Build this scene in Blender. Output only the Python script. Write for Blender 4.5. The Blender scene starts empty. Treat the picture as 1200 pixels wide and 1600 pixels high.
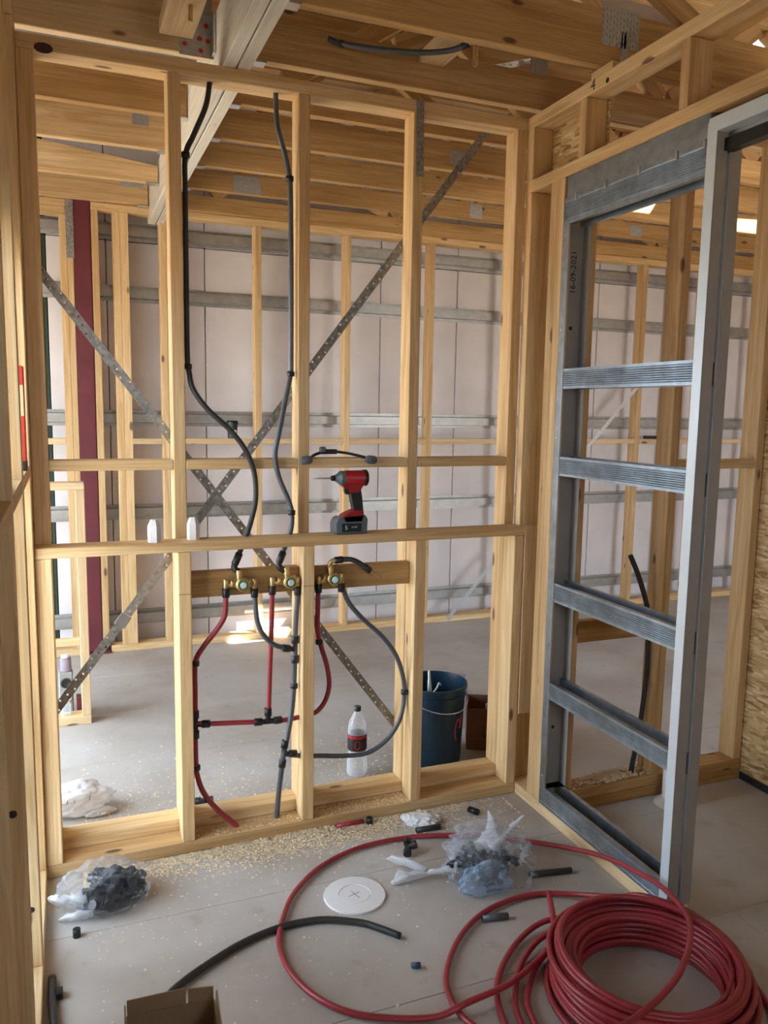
import bpy, bmesh, math, random
from mathutils import Vector, Matrix, noise
random.seed(7)
S = bpy.context.scene
COL = S.collection
R = math.radians

# ------------------------------------------------------------------ camera
cam_d = bpy.data.cameras.new('camera'); cam = bpy.data.objects.new('camera', cam_d); COL.objects.link(cam)
cam_d.sensor_fit = 'VERTICAL'; cam_d.sensor_height = 36.0; cam_d.sensor_width = 27.0
cam_d.lens = 36.0 * 1249.86 / 1600.0
cam_d.clip_start = 0.02; cam_d.clip_end = 200
YAW, PITCH, ROLL = R(21.814), R(7.351), R(0.917)
_f = Vector((math.sin(YAW), math.cos(YAW), 0)); _r = Vector((math.cos(YAW), -math.sin(YAW), 0)); _u = Vector((0, 0, 1))
F2 = _f * math.cos(PITCH) - _u * math.sin(PITCH); U2 = _u * math.cos(PITCH) + _f * math.sin(PITCH)
R3 = _r * math.cos(ROLL) + U2 * math.sin(ROLL); U3 = U2 * math.cos(ROLL) - _r * math.sin(ROLL)
M = Matrix((R3, U3, -F2)).transposed().to_4x4(); M.translation = Vector((0.0827, -2.7931, 1.6181))
cam.matrix_world = M
S.camera = cam

# ------------------------------------------------------------------ world, sun, exposure
W = bpy.data.worlds.new('sky'); S.world = W; W.use_nodes = True
bg = W.node_tree.nodes['Background']; bg.inputs[0].default_value = (0.72, 0.86, 1.0, 1); bg.inputs[1].default_value = 7.8
sun_d = bpy.data.lights.new('sun', 'SUN'); sun = bpy.data.objects.new('sun', sun_d); COL.objects.link(sun)
sun_d.energy = 34.0; sun_d.angle = R(0.5); sun_d.color = (1.0, 0.95, 0.86)
SUN = Vector((-2.15, 2.05, -3.3)).normalized()
sun.rotation_euler = SUN.to_track_quat('-Z', 'Y').to_euler()
sun.location = (6, -3, 8)
def portal(name, loc, rot, sx, sy):
    d = bpy.data.lights.new(name, 'AREA'); d.shape = 'RECTANGLE'; d.size = sx; d.size_y = sy; d.cycles.is_portal = True
    o = bpy.data.objects.new(name, d); o.location = loc; o.rotation_euler = rot; COL.objects.link(o)
portal('daylight_portal', (-1.33, 1.05, 1.1), (0, R(-90), 0), 2.2, 1.7)
portal('daylight_portal', (-0.27, -0.40, 1.08), (0, R(-90), 0), 2.0, 0.7)
portal('daylight_portal', (0.9, -4.12, 1.75), (R(90), 0, 0), 0.6, 0.7)
portal('daylight_portal', (4.6, -4.15, 1.15), (R(90), 0, 0), 1.4, 2.3)
S.view_settings.view_transform = 'Standard'; S.view_settings.look = 'None'
S.view_settings.gamma = 1.0; S.view_settings.use_curve_mapping = False
S.view_settings.exposure = 0.82
S.cycles.max_bounces = 7; S.cycles.diffuse_bounces = 5; S.cycles.glossy_bounces = 3; S.cycles.transparent_max_bounces = 10; S.cycles.caustics_reflective = False; S.cycles.caustics_refractive = False

# ------------------------------------------------------------------ materials
def nodes(name):
    m = bpy.data.materials.new(name); m.use_nodes = True
    nt = m.node_tree; b = nt.nodes['Principled BSDF']
    return m, nt, b
def N(nt, t, **kw):
    n = nt.nodes.new(t)
    for k, v in kw.items():
        if k.startswith('i_'): n.inputs[k[2:].replace('_', ' ')].default_value = v
        else: setattr(n, k, v)
    return n
def mixc(nt, a, b, f, mode='MIX'):
    n = nt.nodes.new('ShaderNodeMix'); n.data_type = 'RGBA'; n.blend_type = mode
    for s, v in ((n.inputs[6], a), (n.inputs[7], b)):
        if isinstance(v, tuple): s.default_value = v if len(v) == 4 else v + (1,)
        else: nt.links.new(v, s)
    if isinstance(f, (int, float)): n.inputs[0].default_value = f
    else: nt.links.new(f, n.inputs[0])
    return n.outputs[2]
def ramp(nt, fac, stops):
    n = nt.nodes.new('ShaderNodeValToRGB'); e = n.color_ramp.elements
    while len(e) < len(stops): e.new(0.5)
    for i, (p, c) in enumerate(stops):
        e[i].position = p; e[i].color = c if len(c) == 4 else c + (1,)
    nt.links.new(fac, n.inputs[0]); return n.outputs[0]
def plain(name, col, rough=0.5, metal=0.0, var=0.0, scale=20.0, bump=0.0, **kw):
    m, nt, b = nodes(name)
    b.inputs['Base Color'].default_value = col + (1,); b.inputs['Roughness'].default_value = rough; b.inputs['Metallic'].default_value = metal
    for k, v in kw.items(): b.inputs[k.replace('_', ' ')].default_value = v
    if var or bump:
        tc = N(nt, 'ShaderNodeTexCoord'); nz = N(nt, 'ShaderNodeTexNoise', i_Scale=scale, i_Detail=5.0)
        nt.links.new(tc.outputs['Object'], nz.inputs['Vector'])
        if var:
            lo = tuple(c * (1 - var) for c in col); hi = tuple(min(1, c * (1 + var)) for c in col)
            nt.links.new(ramp(nt, nz.outputs[0], [(0.3, lo), (0.7, hi)]), b.inputs['Base Color'])
        if bump:
            bp = N(nt, 'ShaderNodeBump', i_Strength=bump, i_Distance=0.01); nt.links.new(nz.outputs[0], bp.inputs['Height']); nt.links.new(bp.outputs[0], b.inputs['Normal'])
    return m
def wood(name, light, mid, dark, knots=1.0):
    m, nt, b = nodes(name); L = nt.links.new
    tc = N(nt, 'ShaderNodeTexCoord'); oi = N(nt, 'ShaderNodeObjectInfo')
    w = N(nt, 'ShaderNodeMath', operation='MULTIPLY'); w.inputs[1].default_value = 57.0; L(oi.outputs['Random'], w.inputs[0])
    mp = N(nt, 'ShaderNodeMapping'); mp.inputs['Scale'].default_value = (0.9, 17, 17); L(tc.outputs['Object'], mp.inputs[0])
    n1 = N(nt, 'ShaderNodeTexNoise', noise_dimensions='4D', i_Scale=1.4, i_Detail=4.0, i_Roughness=0.55, i_Distortion=0.7); L(mp.outputs[0], n1.inputs['Vector']); L(w.outputs[0], n1.inputs['W'])
    mp2 = N(nt, 'ShaderNodeMapping'); mp2.inputs['Scale'].default_value = (2.5, 120, 120); L(tc.outputs['Object'], mp2.inputs[0])
    n2 = N(nt, 'ShaderNodeTexNoise', noise_dimensions='4D', i_Scale=1.5, i_Detail=3.0); L(mp2.outputs[0], n2.inputs['Vector']); L(w.outputs[0], n2.inputs['W'])
    # ring bands
    sm = N(nt, 'ShaderNodeMath', operation='MULTIPLY'); sm.inputs[1].default_value = 46.0; L(n1.outputs[0], sm.inputs[0])
    sn = N(nt, 'ShaderNodeMath', operation='SINE'); L(sm.outputs[0], sn.inputs[0])
    s2 = N(nt, 'ShaderNodeMapRange'); s2.inputs[1].default_value = -1; s2.inputs[2].default_value = 1; L(sn.outputs[0], s2.inputs[0])
    c = ramp(nt, n1.outputs[0], [(0.32, light), (0.52, mid), (0.72, dark)])
    fr = N(nt, 'ShaderNodeMath', operation='MULTIPLY'); fr.inputs[1].default_value = 0.30; L(s2.outputs[0], fr.inputs[0])
    c = mixc(nt, c, dark, fr.outputs[0])
    fine = ramp(nt, n2.outputs[0], [(0.35, (0.86, 0.86, 0.86)), (0.65, (1.05, 1.05, 1.05))])
    c = mixc(nt, c, fine, 1.0, 'MULTIPLY')
    # knots
    ko = N(nt, 'ShaderNodeVectorMath', operation='ADD'); L(tc.outputs['Object'], ko.inputs[0]); kc = N(nt, 'ShaderNodeCombineXYZ')
    for i in range(3): L(w.outputs[0], kc.inputs[i])
    L(kc.outputs[0], ko.inputs[1])
    mk = N(nt, 'ShaderNodeMapping'); mk.inputs['Scale'].default_value = (3.2, 9.0, 9.0); L(ko.outputs[0], mk.inputs[0])
    vo = N(nt, 'ShaderNodeTexVoronoi', i_Scale=1.0); L(mk.outputs[0], vo.inputs['Vector'])
    kf = ramp(nt, vo.outputs['Distance'], [(0.07, (1, 1, 1)), (0.115, (0.0, 0.0, 0.0))])
    km = N(nt, 'ShaderNodeMath', operation='MULTIPLY'); km.inputs[1].default_value = 0.85 * knots; L(kf, km.inputs[0])
    c = mixc(nt, c, (0.085, 0.035, 0.015), km.outputs[0])
    # per board tone
    tone = ramp(nt, oi.outputs['Random'], [(0.0, (0.86, 0.82, 0.78)), (0.5, (1.0, 1.0, 1.0)), (1.0, (1.12, 1.13, 1.16))])
    c = mixc(nt, c, tone, 1.0, 'MULTIPLY')
    L(c, b.inputs['Base Color']); b.inputs['Roughness'].default_value = 0.62
    bp = N(nt, 'ShaderNodeBump', i_Strength=0.15, i_Distance=0.004); L(n2.outputs[0], bp.inputs['Height']); L(bp.outputs[0], b.inputs['Normal'])
    return m
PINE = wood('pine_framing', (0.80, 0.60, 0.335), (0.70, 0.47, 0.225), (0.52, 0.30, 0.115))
PINE_DARK = wood('pine_truss_shaded', (0.64, 0.41, 0.17), (0.54, 0.32, 0.115), (0.38, 0.195, 0.06))  # same pine as the studs, with the roof's shade put into its colour
PINE_PALE = wood('pine_pale', (0.80, 0.62, 0.38), (0.74, 0.54, 0.30), (0.60, 0.39, 0.18))
LVL = wood('lvl_whitewashed', (0.80, 0.76, 0.66), (0.76, 0.71, 0.60), (0.60, 0.53, 0.42), 0.3)
def osb():
    m, nt, b = nodes('osb_board'); L = nt.links.new
    tc = N(nt, 'ShaderNodeTexCoord'); out = None; hs = []
    for k, (rot, sc, seed) in enumerate(((0.5, (17, 85, 85), 0), (-0.9, (21, 95, 75), 3), (1.5, (19, 80, 90), 8))):
        mp = N(nt, 'ShaderNodeMapping'); mp.inputs['Rotation'].default_value = (rot, rot * .7, rot); mp.inputs['Scale'].default_value = sc; mp.inputs['Location'].default_value = (seed, seed, seed)
        nz = N(nt, 'ShaderNodeTexNoise', i_Scale=5.0, i_Detail=2.0); L(tc.outputs['Object'], nz.inputs['Vector'])
        ad = N(nt, 'ShaderNodeVectorMath', operation='MULTIPLY_ADD'); ad.inputs[1].default_value = (0.03, 0.03, 0.03); L(nz.outputs[1], ad.inputs[0]); L(tc.outputs['Object'], ad.inputs[2])
        L(ad.outputs[0], mp.inputs[0])
        vo = N(nt, 'ShaderNodeTexVoronoi', i_Scale=1.0); L(mp.outputs[0], vo.inputs['Vector'])
        sp = N(nt, 'ShaderNodeSeparateColor'); L(vo.outputs['Color'], sp.inputs[0])
        c = ramp(nt, sp.outputs[0], [(0.0, (0.28, 0.15, 0.05)), (0.25, (0.50, 0.32, 0.13)), (0.7, (0.64, 0.45, 0.22)), (1.0, (0.78, 0.63, 0.40))])
        hs.append(sp.outputs[1])
        if out is None: out = c
        else:
            st = ramp(nt, sp.outputs[2], [(0.5, (0, 0, 0)), (0.55, (1, 1, 1))]); out = mixc(nt, out, c, st)
    L(out, b.inputs['Base Color']); b.inputs['Roughness'].default_value = 0.6
    bp = N(nt, 'ShaderNodeBump', i_Strength=0.3, i_Distance=0.004); L(hs[1], bp.inputs['Height']); L(bp.outputs[0], b.inputs['Normal'])
    return m
OSB = osb()
def floor_mat():
    m, nt, b = nodes('floor_sheet_grey'); L = nt.links.new
    tc = N(nt, 'ShaderNodeTexCoord'); ge = N(nt, 'ShaderNodeNewGeometry')
    n1 = N(nt, 'ShaderNodeTexNoise', i_Scale=1.3, i_Detail=6.0, i_Roughness=0.6); L(ge.outputs['Position'], n1.inputs['Vector'])
    c = ramp(nt, n1.outputs[0], [(0.30, (0.34, 0.29, 0.245)), (0.5, (0.45, 0.415, 0.38)), (0.72, (0.54, 0.52, 0.50))])
    n2 = N(nt, 'ShaderNodeTexNoise', i_Scale=42.0, i_Detail=4.0, i_Roughness=0.7); L(ge.outputs['Position'], n2.inputs['Vector'])
    sp = ramp(nt, n2.outputs[0], [(0.60, (0, 0, 0)), (0.72, (1, 1, 1))])
    fm = N(nt, 'ShaderNodeMath', operation='MULTIPLY'); fm.inputs[1].default_value = 0.30; L(sp, fm.inputs[0])
    c = mixc(nt, c, (0.62, 0.56, 0.46), fm.outputs[0])
    n3 = N(nt, 'ShaderNodeTexNoise', i_Scale=9.0, i_Detail=3.0); L(ge.outputs['Position'], n3.inputs['Vector'])
    sp3 = ramp(nt, n3.outputs[0], [(0.62, (0, 0, 0)), (0.75, (1, 1, 1))])
    f3 = N(nt, 'ShaderNodeMath', operation='MULTIPLY'); f3.inputs[1].default_value = 0.35; L(sp3, f3.inputs[0])
    c = mixc(nt, c, (0.27, 0.20, 0.13), f3.outputs[0])
    L(c, b.inputs['Base Color']); b.inputs['Roughness'].default_value = 0.58
    bp = N(nt, 'ShaderNodeBump', i_Strength=0.08, i_Distance=0.004); L(n2.outputs[0], bp.inputs['Height']); L(bp.outputs[0], b.inputs['Normal'])
    return m
FLOOR = floor_mat()
CLAD = plain('white_wall_panel', (0.75, 0.71, 0.715), 0.75, var=0.07, scale=3.0, bump=0.1)
DARK = plain('dark_gap', (0.03, 0.03, 0.03), 0.9)
STEEL = plain('galvanised_steel', (0.37, 0.44, 0.51), 0.36, 0.9, var=0.18, scale=25)
STEEL_DULL = plain('dull_galvanised', (0.30, 0.29, 0.27), 0.55, 0.75, var=0.35, scale=60)
STEEL_GREY = plain('grey_coated_steel', (0.36, 0.345, 0.325), 0.5, 0.15, var=0.06, scale=8)
PLATE = plain('grey_zinc_plate', (0.46, 0.44, 0.41), 0.5, 0.4, var=0.12, scale=60)
BATTEN = plain('zinc_batten', (0.42, 0.42, 0.40), 0.42, 0.6, var=0.12, scale=20)
ZINC = plain('daylit_zinc_face', (0.70, 0.78, 0.84), 0.35, 0.25)  # pale blue-white tone carries the daylight reflected on the post sides
SILVER = plain('bright_zinc', (0.70, 0.73, 0.76), 0.28, 0.95)
MAROON = plain('maroon_primer', (0.13, 0.022, 0.028), 0.45, var=0.15, scale=6)
GREEN = plain('dark_green_paint', (0.018, 0.045, 0.025), 0.5)
RED_PIPE = plain('red_pipe', (0.33, 0.034, 0.045), 0.36, var=0.15, scale=8)
GREY_PIPE = plain('dark_grey_pipe', (0.085, 0.095, 0.11), 0.35, var=0.1, scale=8)
BLACK = plain('black_plastic', (0.012, 0.013, 0.014), 0.38)
BLACK_PIPE = plain('black_pipe', (0.028, 0.028, 0.028), 0.45)
BRASS = plain('brass', (0.66, 0.46, 0.20), 0.32, 0.75, var=0.15, scale=60)
WHITE = plain('white_plastic', (0.78, 0.77, 0.78), 0.4)
PAPER = plain('white_paper', (0.82, 0.81, 0.83), 0.8, bump=0.3, scale=60)
GREENCAP = plain('green_cap', (0.02, 0.30, 0.12), 0.4)
RED_TOOL = plain('red_tool_plastic', (0.30, 0.008, 0.012), 0.38, var=0.1)
GREY_TOOL = plain('grey_tool_plastic', (0.10, 0.12, 0.135), 0.4)
BUCKET = plain('navy_bucket_plastic', (0.006, 0.030, 0.058), 0.35, var=0.25, scale=12)
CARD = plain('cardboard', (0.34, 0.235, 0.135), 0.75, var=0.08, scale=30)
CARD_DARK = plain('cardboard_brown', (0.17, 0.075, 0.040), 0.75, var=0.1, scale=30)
PLY_EDGE = plain('cut_board_edge', (0.75, 0.66, 0.50), 0.7)
INK = plain('black_ink', (0.01, 0.01, 0.01), 0.7)
INK_RED = plain('red_marker', (0.55, 0.02, 0.02), 0.6)
PINK = plain('pink_marker', (0.65, 0.05, 0.10), 0.6)
SAND = plain('sawdust', (0.80, 0.66, 0.45), 0.8, var=0.25, scale=300)
SARK = plain('roof_sarking', (0.40, 0.33, 0.27), 0.42, 0.15, var=0.35, scale=2.2, bump=0.5)
SOIL = plain('bare_ground', (0.42, 0.34, 0.25), 0.9, var=0.2, scale=1.2)
PLASTER = plain('plain_board_wall', (0.46, 0.36, 0.25), 0.8, var=0.08, scale=2)
LABEL = plain('black_bottle_label', (0.016, 0.008, 0.010), 0.4)
NOTE = plain('white_print', (0.8, 0.8, 0.8), 0.6)
def clear(name, tint, alpha, rough=0.15, var=True, edge=0.5):
    m, nt, b = nodes(name); L = nt.links.new
    b.inputs['Base Color'].default_value = tint + (1,); b.inputs['Roughness'].default_value = rough
    b.inputs['Specular IOR Level'].default_value = 0.8
    if var:
        lw = N(nt, 'ShaderNodeLayerWeight', i_Blend=0.22)
        mr = N(nt, 'ShaderNodeMapRange'); mr.inputs[3].default_value = alpha; mr.inputs[4].default_value = min(1, alpha + edge); L(lw.outputs['Facing'], mr.inputs[0]); L(mr.outputs[0], b.inputs['Alpha'])
    else: b.inputs['Alpha'].default_value = alpha
    return m
FILM = clear('clear_plastic_film', (0.68, 0.74, 0.82), 0.05, 0.10, edge=0.42)
FILM_WHITE = clear('white_plastic_film', (0.84, 0.86, 0.90), 0.42, 0.25)
FILM_OPAQUE = clear('milky_plastic_film', (0.86, 0.86, 0.88), 0.7, 0.35)
PET = clear('clear_bottle_plastic', (0.85, 0.89, 0.93), 0.22, 0.06)
GLASS = clear('window_glass', (0.7, 0.8, 0.85), 0.12, 0.03)

# ------------------------------------------------------------------ builders
def link(o, parent=None):
    COL.objects.link(o)
    if parent is not None:
        o.parent = parent; o.matrix_parent_inverse = parent.matrix_basis.inverted()
    return o
def tag(o, label, cat, group=None, kind=None):
    o['label'] = label; o['category'] = cat
    if group: o['group'] = group
    if kind: o['kind'] = kind
    return o
def thing(name, label, cat, loc, group=None, kind=None):
    o = bpy.data.objects.new(name, None); o.empty_display_size = 0.05; o.location = loc; COL.objects.link(o)
    return tag(o, label, cat, group, kind)
def mesh_obj(name, bm, mat, parent=None, smooth=False, loc=(0, 0, 0), rot=None):
    me = bpy.data.meshes.new(name); bm.to_mesh(me); bm.free()
    if mat is not None: me.materials.append(mat)
    if smooth:
        for p in me.polygons: p.use_smooth = True
    o = bpy.data.objects.new(name, me); o.location = loc
    if rot is not None: o.rotation_euler = rot
    return link(o, parent)
ROT = {'x': (0, 0, 0), 'y': (0, 0, math.pi / 2), 'z': (0, -math.pi / 2, 0)}
def box(name, x0, x1, y0, y1, z0, z1, mat, parent=None, bev=0.0025, grain=None):
    x0, x1 = min(x0, x1), max(x0, x1); y0, y1 = min(y0, y1), max(y0, y1); z0, z1 = min(z0, z1), max(z0, z1)
    d = (x1 - x0, y1 - y0, z1 - z0)
    g = grain or 'xyz'[max(range(3), key=lambda i: d[i])]
    dl = d if g == 'x' else ((d[1], d[0], d[2]) if g == 'y' else (d[2], d[1], d[0]))
    bm = bmesh.new(); bmesh.ops.create_cube(bm, size=1.0)
    for v in bm.verts: v.co = Vector((v.co.x * dl[0], v.co.y * dl[1], v.co.z * dl[2]))
    if bev: bmesh.ops.bevel(bm, geom=list(bm.edges), offset=min(bev, min(d) * 0.3), segments=1, affect='EDGES')
    return mesh_obj(name, bm, mat, parent, loc=((x0 + x1) / 2, (y0 + y1) / 2, (z0 + z1) / 2), rot=ROT[g])
def bar(name, p0, p1, w, h, mat, parent=None, up=(0, 0, 1), bev=0.002):
    """rectangular bar from p0 to p1; w across, h along up"""
    p0, p1, up = Vector(p0), Vector(p1), Vector(up); d = p1 - p0; L = d.length; X = d.normalized()
    Y = up.cross(X).normalized(); Z = X.cross(Y)
    bm = bmesh.new(); bmesh.ops.create_cube(bm, size=1.0)
    for v in bm.verts: v.co = Vector((v.co.x * L, v.co.y * w, v.co.z * h))
    if bev: bmesh.ops.bevel(bm, geom=list(bm.edges), offset=min(bev, min(w, h) * 0.3), segments=1, affect='EDGES')
    return mesh_obj(name, bm, mat, parent, loc=(p0 + p1) / 2, rot=Matrix((X, Y, Z)).transposed().to_euler())
def extrude(name, poly, axis, a0, a1, mat, parent=None, origin=(0, 0, 0)):
    """closed polygon extruded along axis. axis 'x': poly=(y,z); 'y': poly=(x,z); 'z': poly=(x,y)"""
    bm = bmesh.new(); o = Vector(origin)
    def P(p, a):
        if axis == 'x': v = Vector((a, p[0], p[1]))
        elif axis == 'y': v = Vector((p[0], a, p[1]))
        else: v = Vector((p[0], p[1], a))
        return bm.verts.new(v - o)
    A = [P(p, a0) for p in poly]; B = [P(p, a1) for p in poly]; n = len(poly)
    for i in range(n): bm.faces.new((A[i], A[(i + 1) % n], B[(i + 1) % n], B[i]))
    fa = bm.faces.new(A[::-1]); fb = bm.faces.new(B)
    bmesh.ops.triangulate(bm, faces=[fa, fb]); bmesh.ops.recalc_face_normals(bm, faces=bm.faces)
    return mesh_obj(name, bm, mat, parent, loc=origin)
def smooth_path(pts, step=5):
    P = [Vector(p) for p in pts]; out = []
    if len(P) < 3: return P
    for i in range(len(P) - 1):
        a, b, c, d = P[max(i - 1, 0)], P[i], P[i + 1], P[min(i + 2, len(P) - 1)]
        for k in range(step):
            t = k / step
            out.append(0.5 * ((2 * b) + (c - a) * t + (2 * a - 5 * b + 4 * c - d) * t * t + (3 * b - a - 3 * c + d) * t ** 3))
    out.append(P[-1]); return out
def tube_bm(bm, path, r, seg=10, cap=True):
    T = []
    for i in range(len(path)):
        T.append((path[min(i + 1, len(path) - 1)] - path[max(i - 1, 0)]).normalized())
    n = T[0].orthogonal().normalized(); rings = []
    for i, p in enumerate(path):
        n = (n - T[i] * n.dot(T[i])).normalized(); b = T[i].cross(n)
        rr = r[i] if isinstance(r, (list, tuple)) else r
        rings.append([bm.verts.new(p + (n * math.cos(2 * math.pi * k / seg) + b * math.sin(2 * math.pi * k / seg)) * rr) for k in range(seg)])
    for a, b in zip(rings, rings[1:]):
        for k in range(seg): bm.faces.new((a[k], a[(k + 1) % seg], b[(k + 1) % seg], b[k]))
    if cap: bm.faces.new(rings[0][::-1]); bm.faces.new(rings[-1])
def tube(name, pts, r, mat, parent=None, step=5, seg=10, smooth=True):
    o0 = Vector(pts[0]); path = [p - o0 for p in (smooth_path(pts, step) if step > 1 else [Vector(p) for p in pts])]
    bm = bmesh.new(); tube_bm(bm, path, r, seg)
    o = mesh_obj(name, bm, mat, parent, smooth=False, loc=o0)
    if smooth:
        for p in o.data.polygons: p.use_smooth = len(p.vertices) == 4
    return o
def pipe_piece(name, c, d, L, r, mat, parent=None, seg=14):
    d = Vector(d).normalized() * L / 2; c = Vector(c)
    return tube(name, [c - d, c - d * 0.94, c + d * 0.94, c + d], [r * 0.9, r, r, r * 0.9], mat, parent, step=1, seg=seg)
def lathe(name, prof, mat, parent=None, loc=(0, 0, 0), seg=28, axis=(0, 0, 1), smooth=True):
    bm = bmesh.new(); Z = Vector(axis).normalized(); X = Z.orthogonal().normalized(); Y = Z.cross(X); rings = []
    for r, z in prof:
        if r < 1e-6: rings.append([bm.verts.new(Z * z)])
        else: rings.append([bm.verts.new(Z * z + (X * math.cos(2 * math.pi * k / seg) + Y * math.sin(2 * math.pi * k / seg)) * r) for k in range(seg)])
    for a, b in zip(rings, rings[1:]):
        for k in range(seg):
            k2 = (k + 1) % seg
            if len(a) == 1 and len(b) == 1: continue
            if len(a) == 1: bm.faces.new((a[0], b[k], b[k2]))
            elif len(b) == 1: bm.faces.new((a[k], b[0], a[k2]))
            else: bm.faces.new((a[k], b[k], b[k2], a[k2]))
    bmesh.ops.recalc_face_normals(bm, faces=bm.faces)
    o = mesh_obj(name, bm, mat, parent, smooth=False, loc=loc)
    if smooth:
        o.data.polygons.foreach_set('use_smooth', [True] * len(o.data.polygons))
        o.data.set_sharp_from_angle(angle=R(40))
    return o
def text(name, s, size, loc, rot, mat, parent=None, align='CENTER'):
    cu = bpy.data.curves.new(name, 'FONT'); cu.body = s; cu.size = size; cu.align_x = align; cu.align_y = 'CENTER'; cu.extrude = 0.0002; cu.resolution_u = 2
    o = bpy.data.objects.new(name, cu); COL.objects.link(o)
    bpy.context.view_layer.update(); me = bpy.data.meshes.new_from_object(o.evaluated_get(bpy.context.evaluated_depsgraph_get()))
    bpy.data.objects.remove(o); me.materials.clear(); me.materials.append(mat)
    o = bpy.data.objects.new(name, me); o.location = loc; o.rotation_euler = rot
    return link(o, parent)
def grid_plate(name, c, nrm, u, w, h, mat, parent=None):
    """thin nail plate with punched rows"""
    c, nrm, u = Vector(c), Vector(nrm).normalized(), Vector(u).normalized(); v = nrm.cross(u)
    bm = bmesh.new()
    def cuboid(cu, cv, du, dv, t0, t1):
        vs = []
        for t in (t0, t1):
            for a, b in ((-1, -1), (1, -1), (1, 1), (-1, 1)): vs.append(bm.verts.new(u * (cu + a * du) + v * (cv + b * dv) + nrm * t))
        for f in ((3, 2, 1, 0), (4, 5, 6, 7), (0, 1, 5, 4), (1, 2, 6, 5), (2, 3, 7, 6), (3, 0, 4, 7)): bm.faces.new([vs[i] for i in f])
    cuboid(0, 0, w / 2, h / 2, 0, 0.0012)
    nu, nv = max(2, int(w / 0.014)), max(2, int(h / 0.02))
    for i in range(nu):
        for j in range(nv):
            off = 0.25 if i % 2 else -0.25
            cuboid(-w / 2 + (i + .5) * w / nu, -h / 2 + (j + .5 + off * .6) * h / nv, 0.0022, 0.0055, 0.0012, 0.0032)
    bmesh.ops.recalc_face_normals(bm, faces=bm.faces)
    return mesh_obj(name, bm, mat, parent, loc=c)
def strap(name, p0, p1, w, nrm, mat, parent=None):
    """perforated steel strap: flat ribbon with punched nail holes"""
    p0, p1, nrm = Vector(p0), Vector(p1), Vector(nrm); d = (p1 - p0); L = d.length; X = d.normalized(); Y = nrm.cross(X).normalized(); Z = nrm.normalized()
    bm = bmesh.new(); step = 0.03; n = max(1, int(L / step)); step = L / n; hs = 0.0034
    def V(q, y, t): return bm.verts.new(X * q + Y * y + Z * t)
    for k in range(n):
        a, b = k * step, (k + 1) * step; cy = (-w * .27, w * .27, 0)[k % 3]; cq = (a + b) / 2; lay = []
        for t in (0, 0.0015):
            O = [V(a, -w / 2, t), V(b, -w / 2, t), V(b, w / 2, t), V(a, w / 2, t)]
            I = [V(cq - hs, cy - hs, t), V(cq + hs, cy - hs, t), V(cq + hs, cy + hs, t), V(cq - hs, cy + hs, t)]
            for i in range(4):
                j = (i + 1) % 4; bm.faces.new((O[i], O[j], I[j], I[i]))
            lay.append((O, I))
        for i in range(4):
            j = (i + 1) % 4; bm.faces.new((lay[0][1][i], lay[0][1][j], lay[1][1][j], lay[1][1][i]))
        for i, j in ((0, 1), (2, 3)): bm.faces.new((lay[0][0][i], lay[0][0][j], lay[1][0][j], lay[1][0][i]))
    return mesh_obj(name, bm, mat, parent, loc=p0)

# ------------------------------------------------------------------ ground and floor
g = box('ground', -30, 30, -30, 30, -0.45, -0.25, SOIL, bev=0); tag(g, 'bare earth outside around the raised timber floor', 'ground', kind='structure')
fl = thing('floor', 'grey floor sheets with fine joints, littered with sawdust', 'floor', (2.4, -0.4, -0.02), kind='structure')
box('floor_base', -1.3, 6.4, -4.0, 3.0, -0.25, -0.022, DARK, fl, bev=0)
rows = [-4.0, -3.42, -2.805, -2.19, -1.575, -0.96, -0.345, 0.27, 0.885, 1.5, 2.115, 2.9]
for i, (a, b_) in enumerate(zip(rows, rows[1:])):
    off = 2.073 if i == 4 else (3.35, 4.1)[i % 2]
    xs = [-1.3] + [off] + [6.4]
    for p, q in zip(xs, xs[1:]):
        box('floor_sheet', p + .0008, q - .0008, a + .0008, b_ - .0008, -0.022, 0.0, FLOOR, fl, bev=0.0012)

# ------------------------------------------------------------------ plumbing wall: full height rear frame
wa = thing('wall_center', 'open pine stud wall with steel cross braces and water pipes', 'wall', (0.9, 0.135, 0), kind='structure')
box('top_plate', -0.02, 1.822, 0.09, 0.18, 2.715, 2.76, PINE, wa)
box('bottom_plate', -0.02, 1.912, 0.092, 0.18, 0.0, 0.045, PINE, wa)
box('bottom_plate', -0.02, 1.80, 0.092, 0.18, 0.0455, 0.09, PINE, wa)
SA = [(-0.0195, 0.032), (0.438, 0.481), (0.889, 0.932), (1.332, 1.375), (1.778, 1.821)]
for k, (a, b_) in enumerate(SA): box('stud', a, b_, 0.09, 0.18, 0.0905, 2.7145, PINE, wa)
for (a, b_), (c, d) in zip(SA, SA[1:]): box('noggin', b_ + .0005, c - .0005, 0.09, 0.18, 1.393, 1.429, PINE, wa)
strap('strap_brace', (0.0, 0.182, 2.09), (1.372, 0.182, 0.257), 0.032, (0, -1, 0), STEEL_DULL, wa)
strap('strap_brace', (1.70, 0.184, 2.735), (0.0, 0.184, 0.50), 0.032, (0, -1, 0), STEEL_DULL, wa)
bar('strap_tensioner', (0.245, 0.179, 0.822), (0.275, 0.179, 0.862), 0.004, 0.042, SILVER, wa, up=(-0.8, 0, 0.6))
strap('stud_tie', (1.356, 0.0885, 2.76), (1.360, 0.0885, 2.488), 0.030, (0, -1, 0), STEEL_DULL, wa)
kn = lathe('knot', [(0.0, 0.0018), (0.02, 0.0018), (0.022, 0.0)], plain('dark_bark', (0.05, 0.012, 0.008), 0.6, bump=0.6, scale=90), wa, loc=(0.062, 0.0895, 2.722), seg=10, axis=(0, -1, 0)); kn.scale = (1.3, 1, 0.75)

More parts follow.
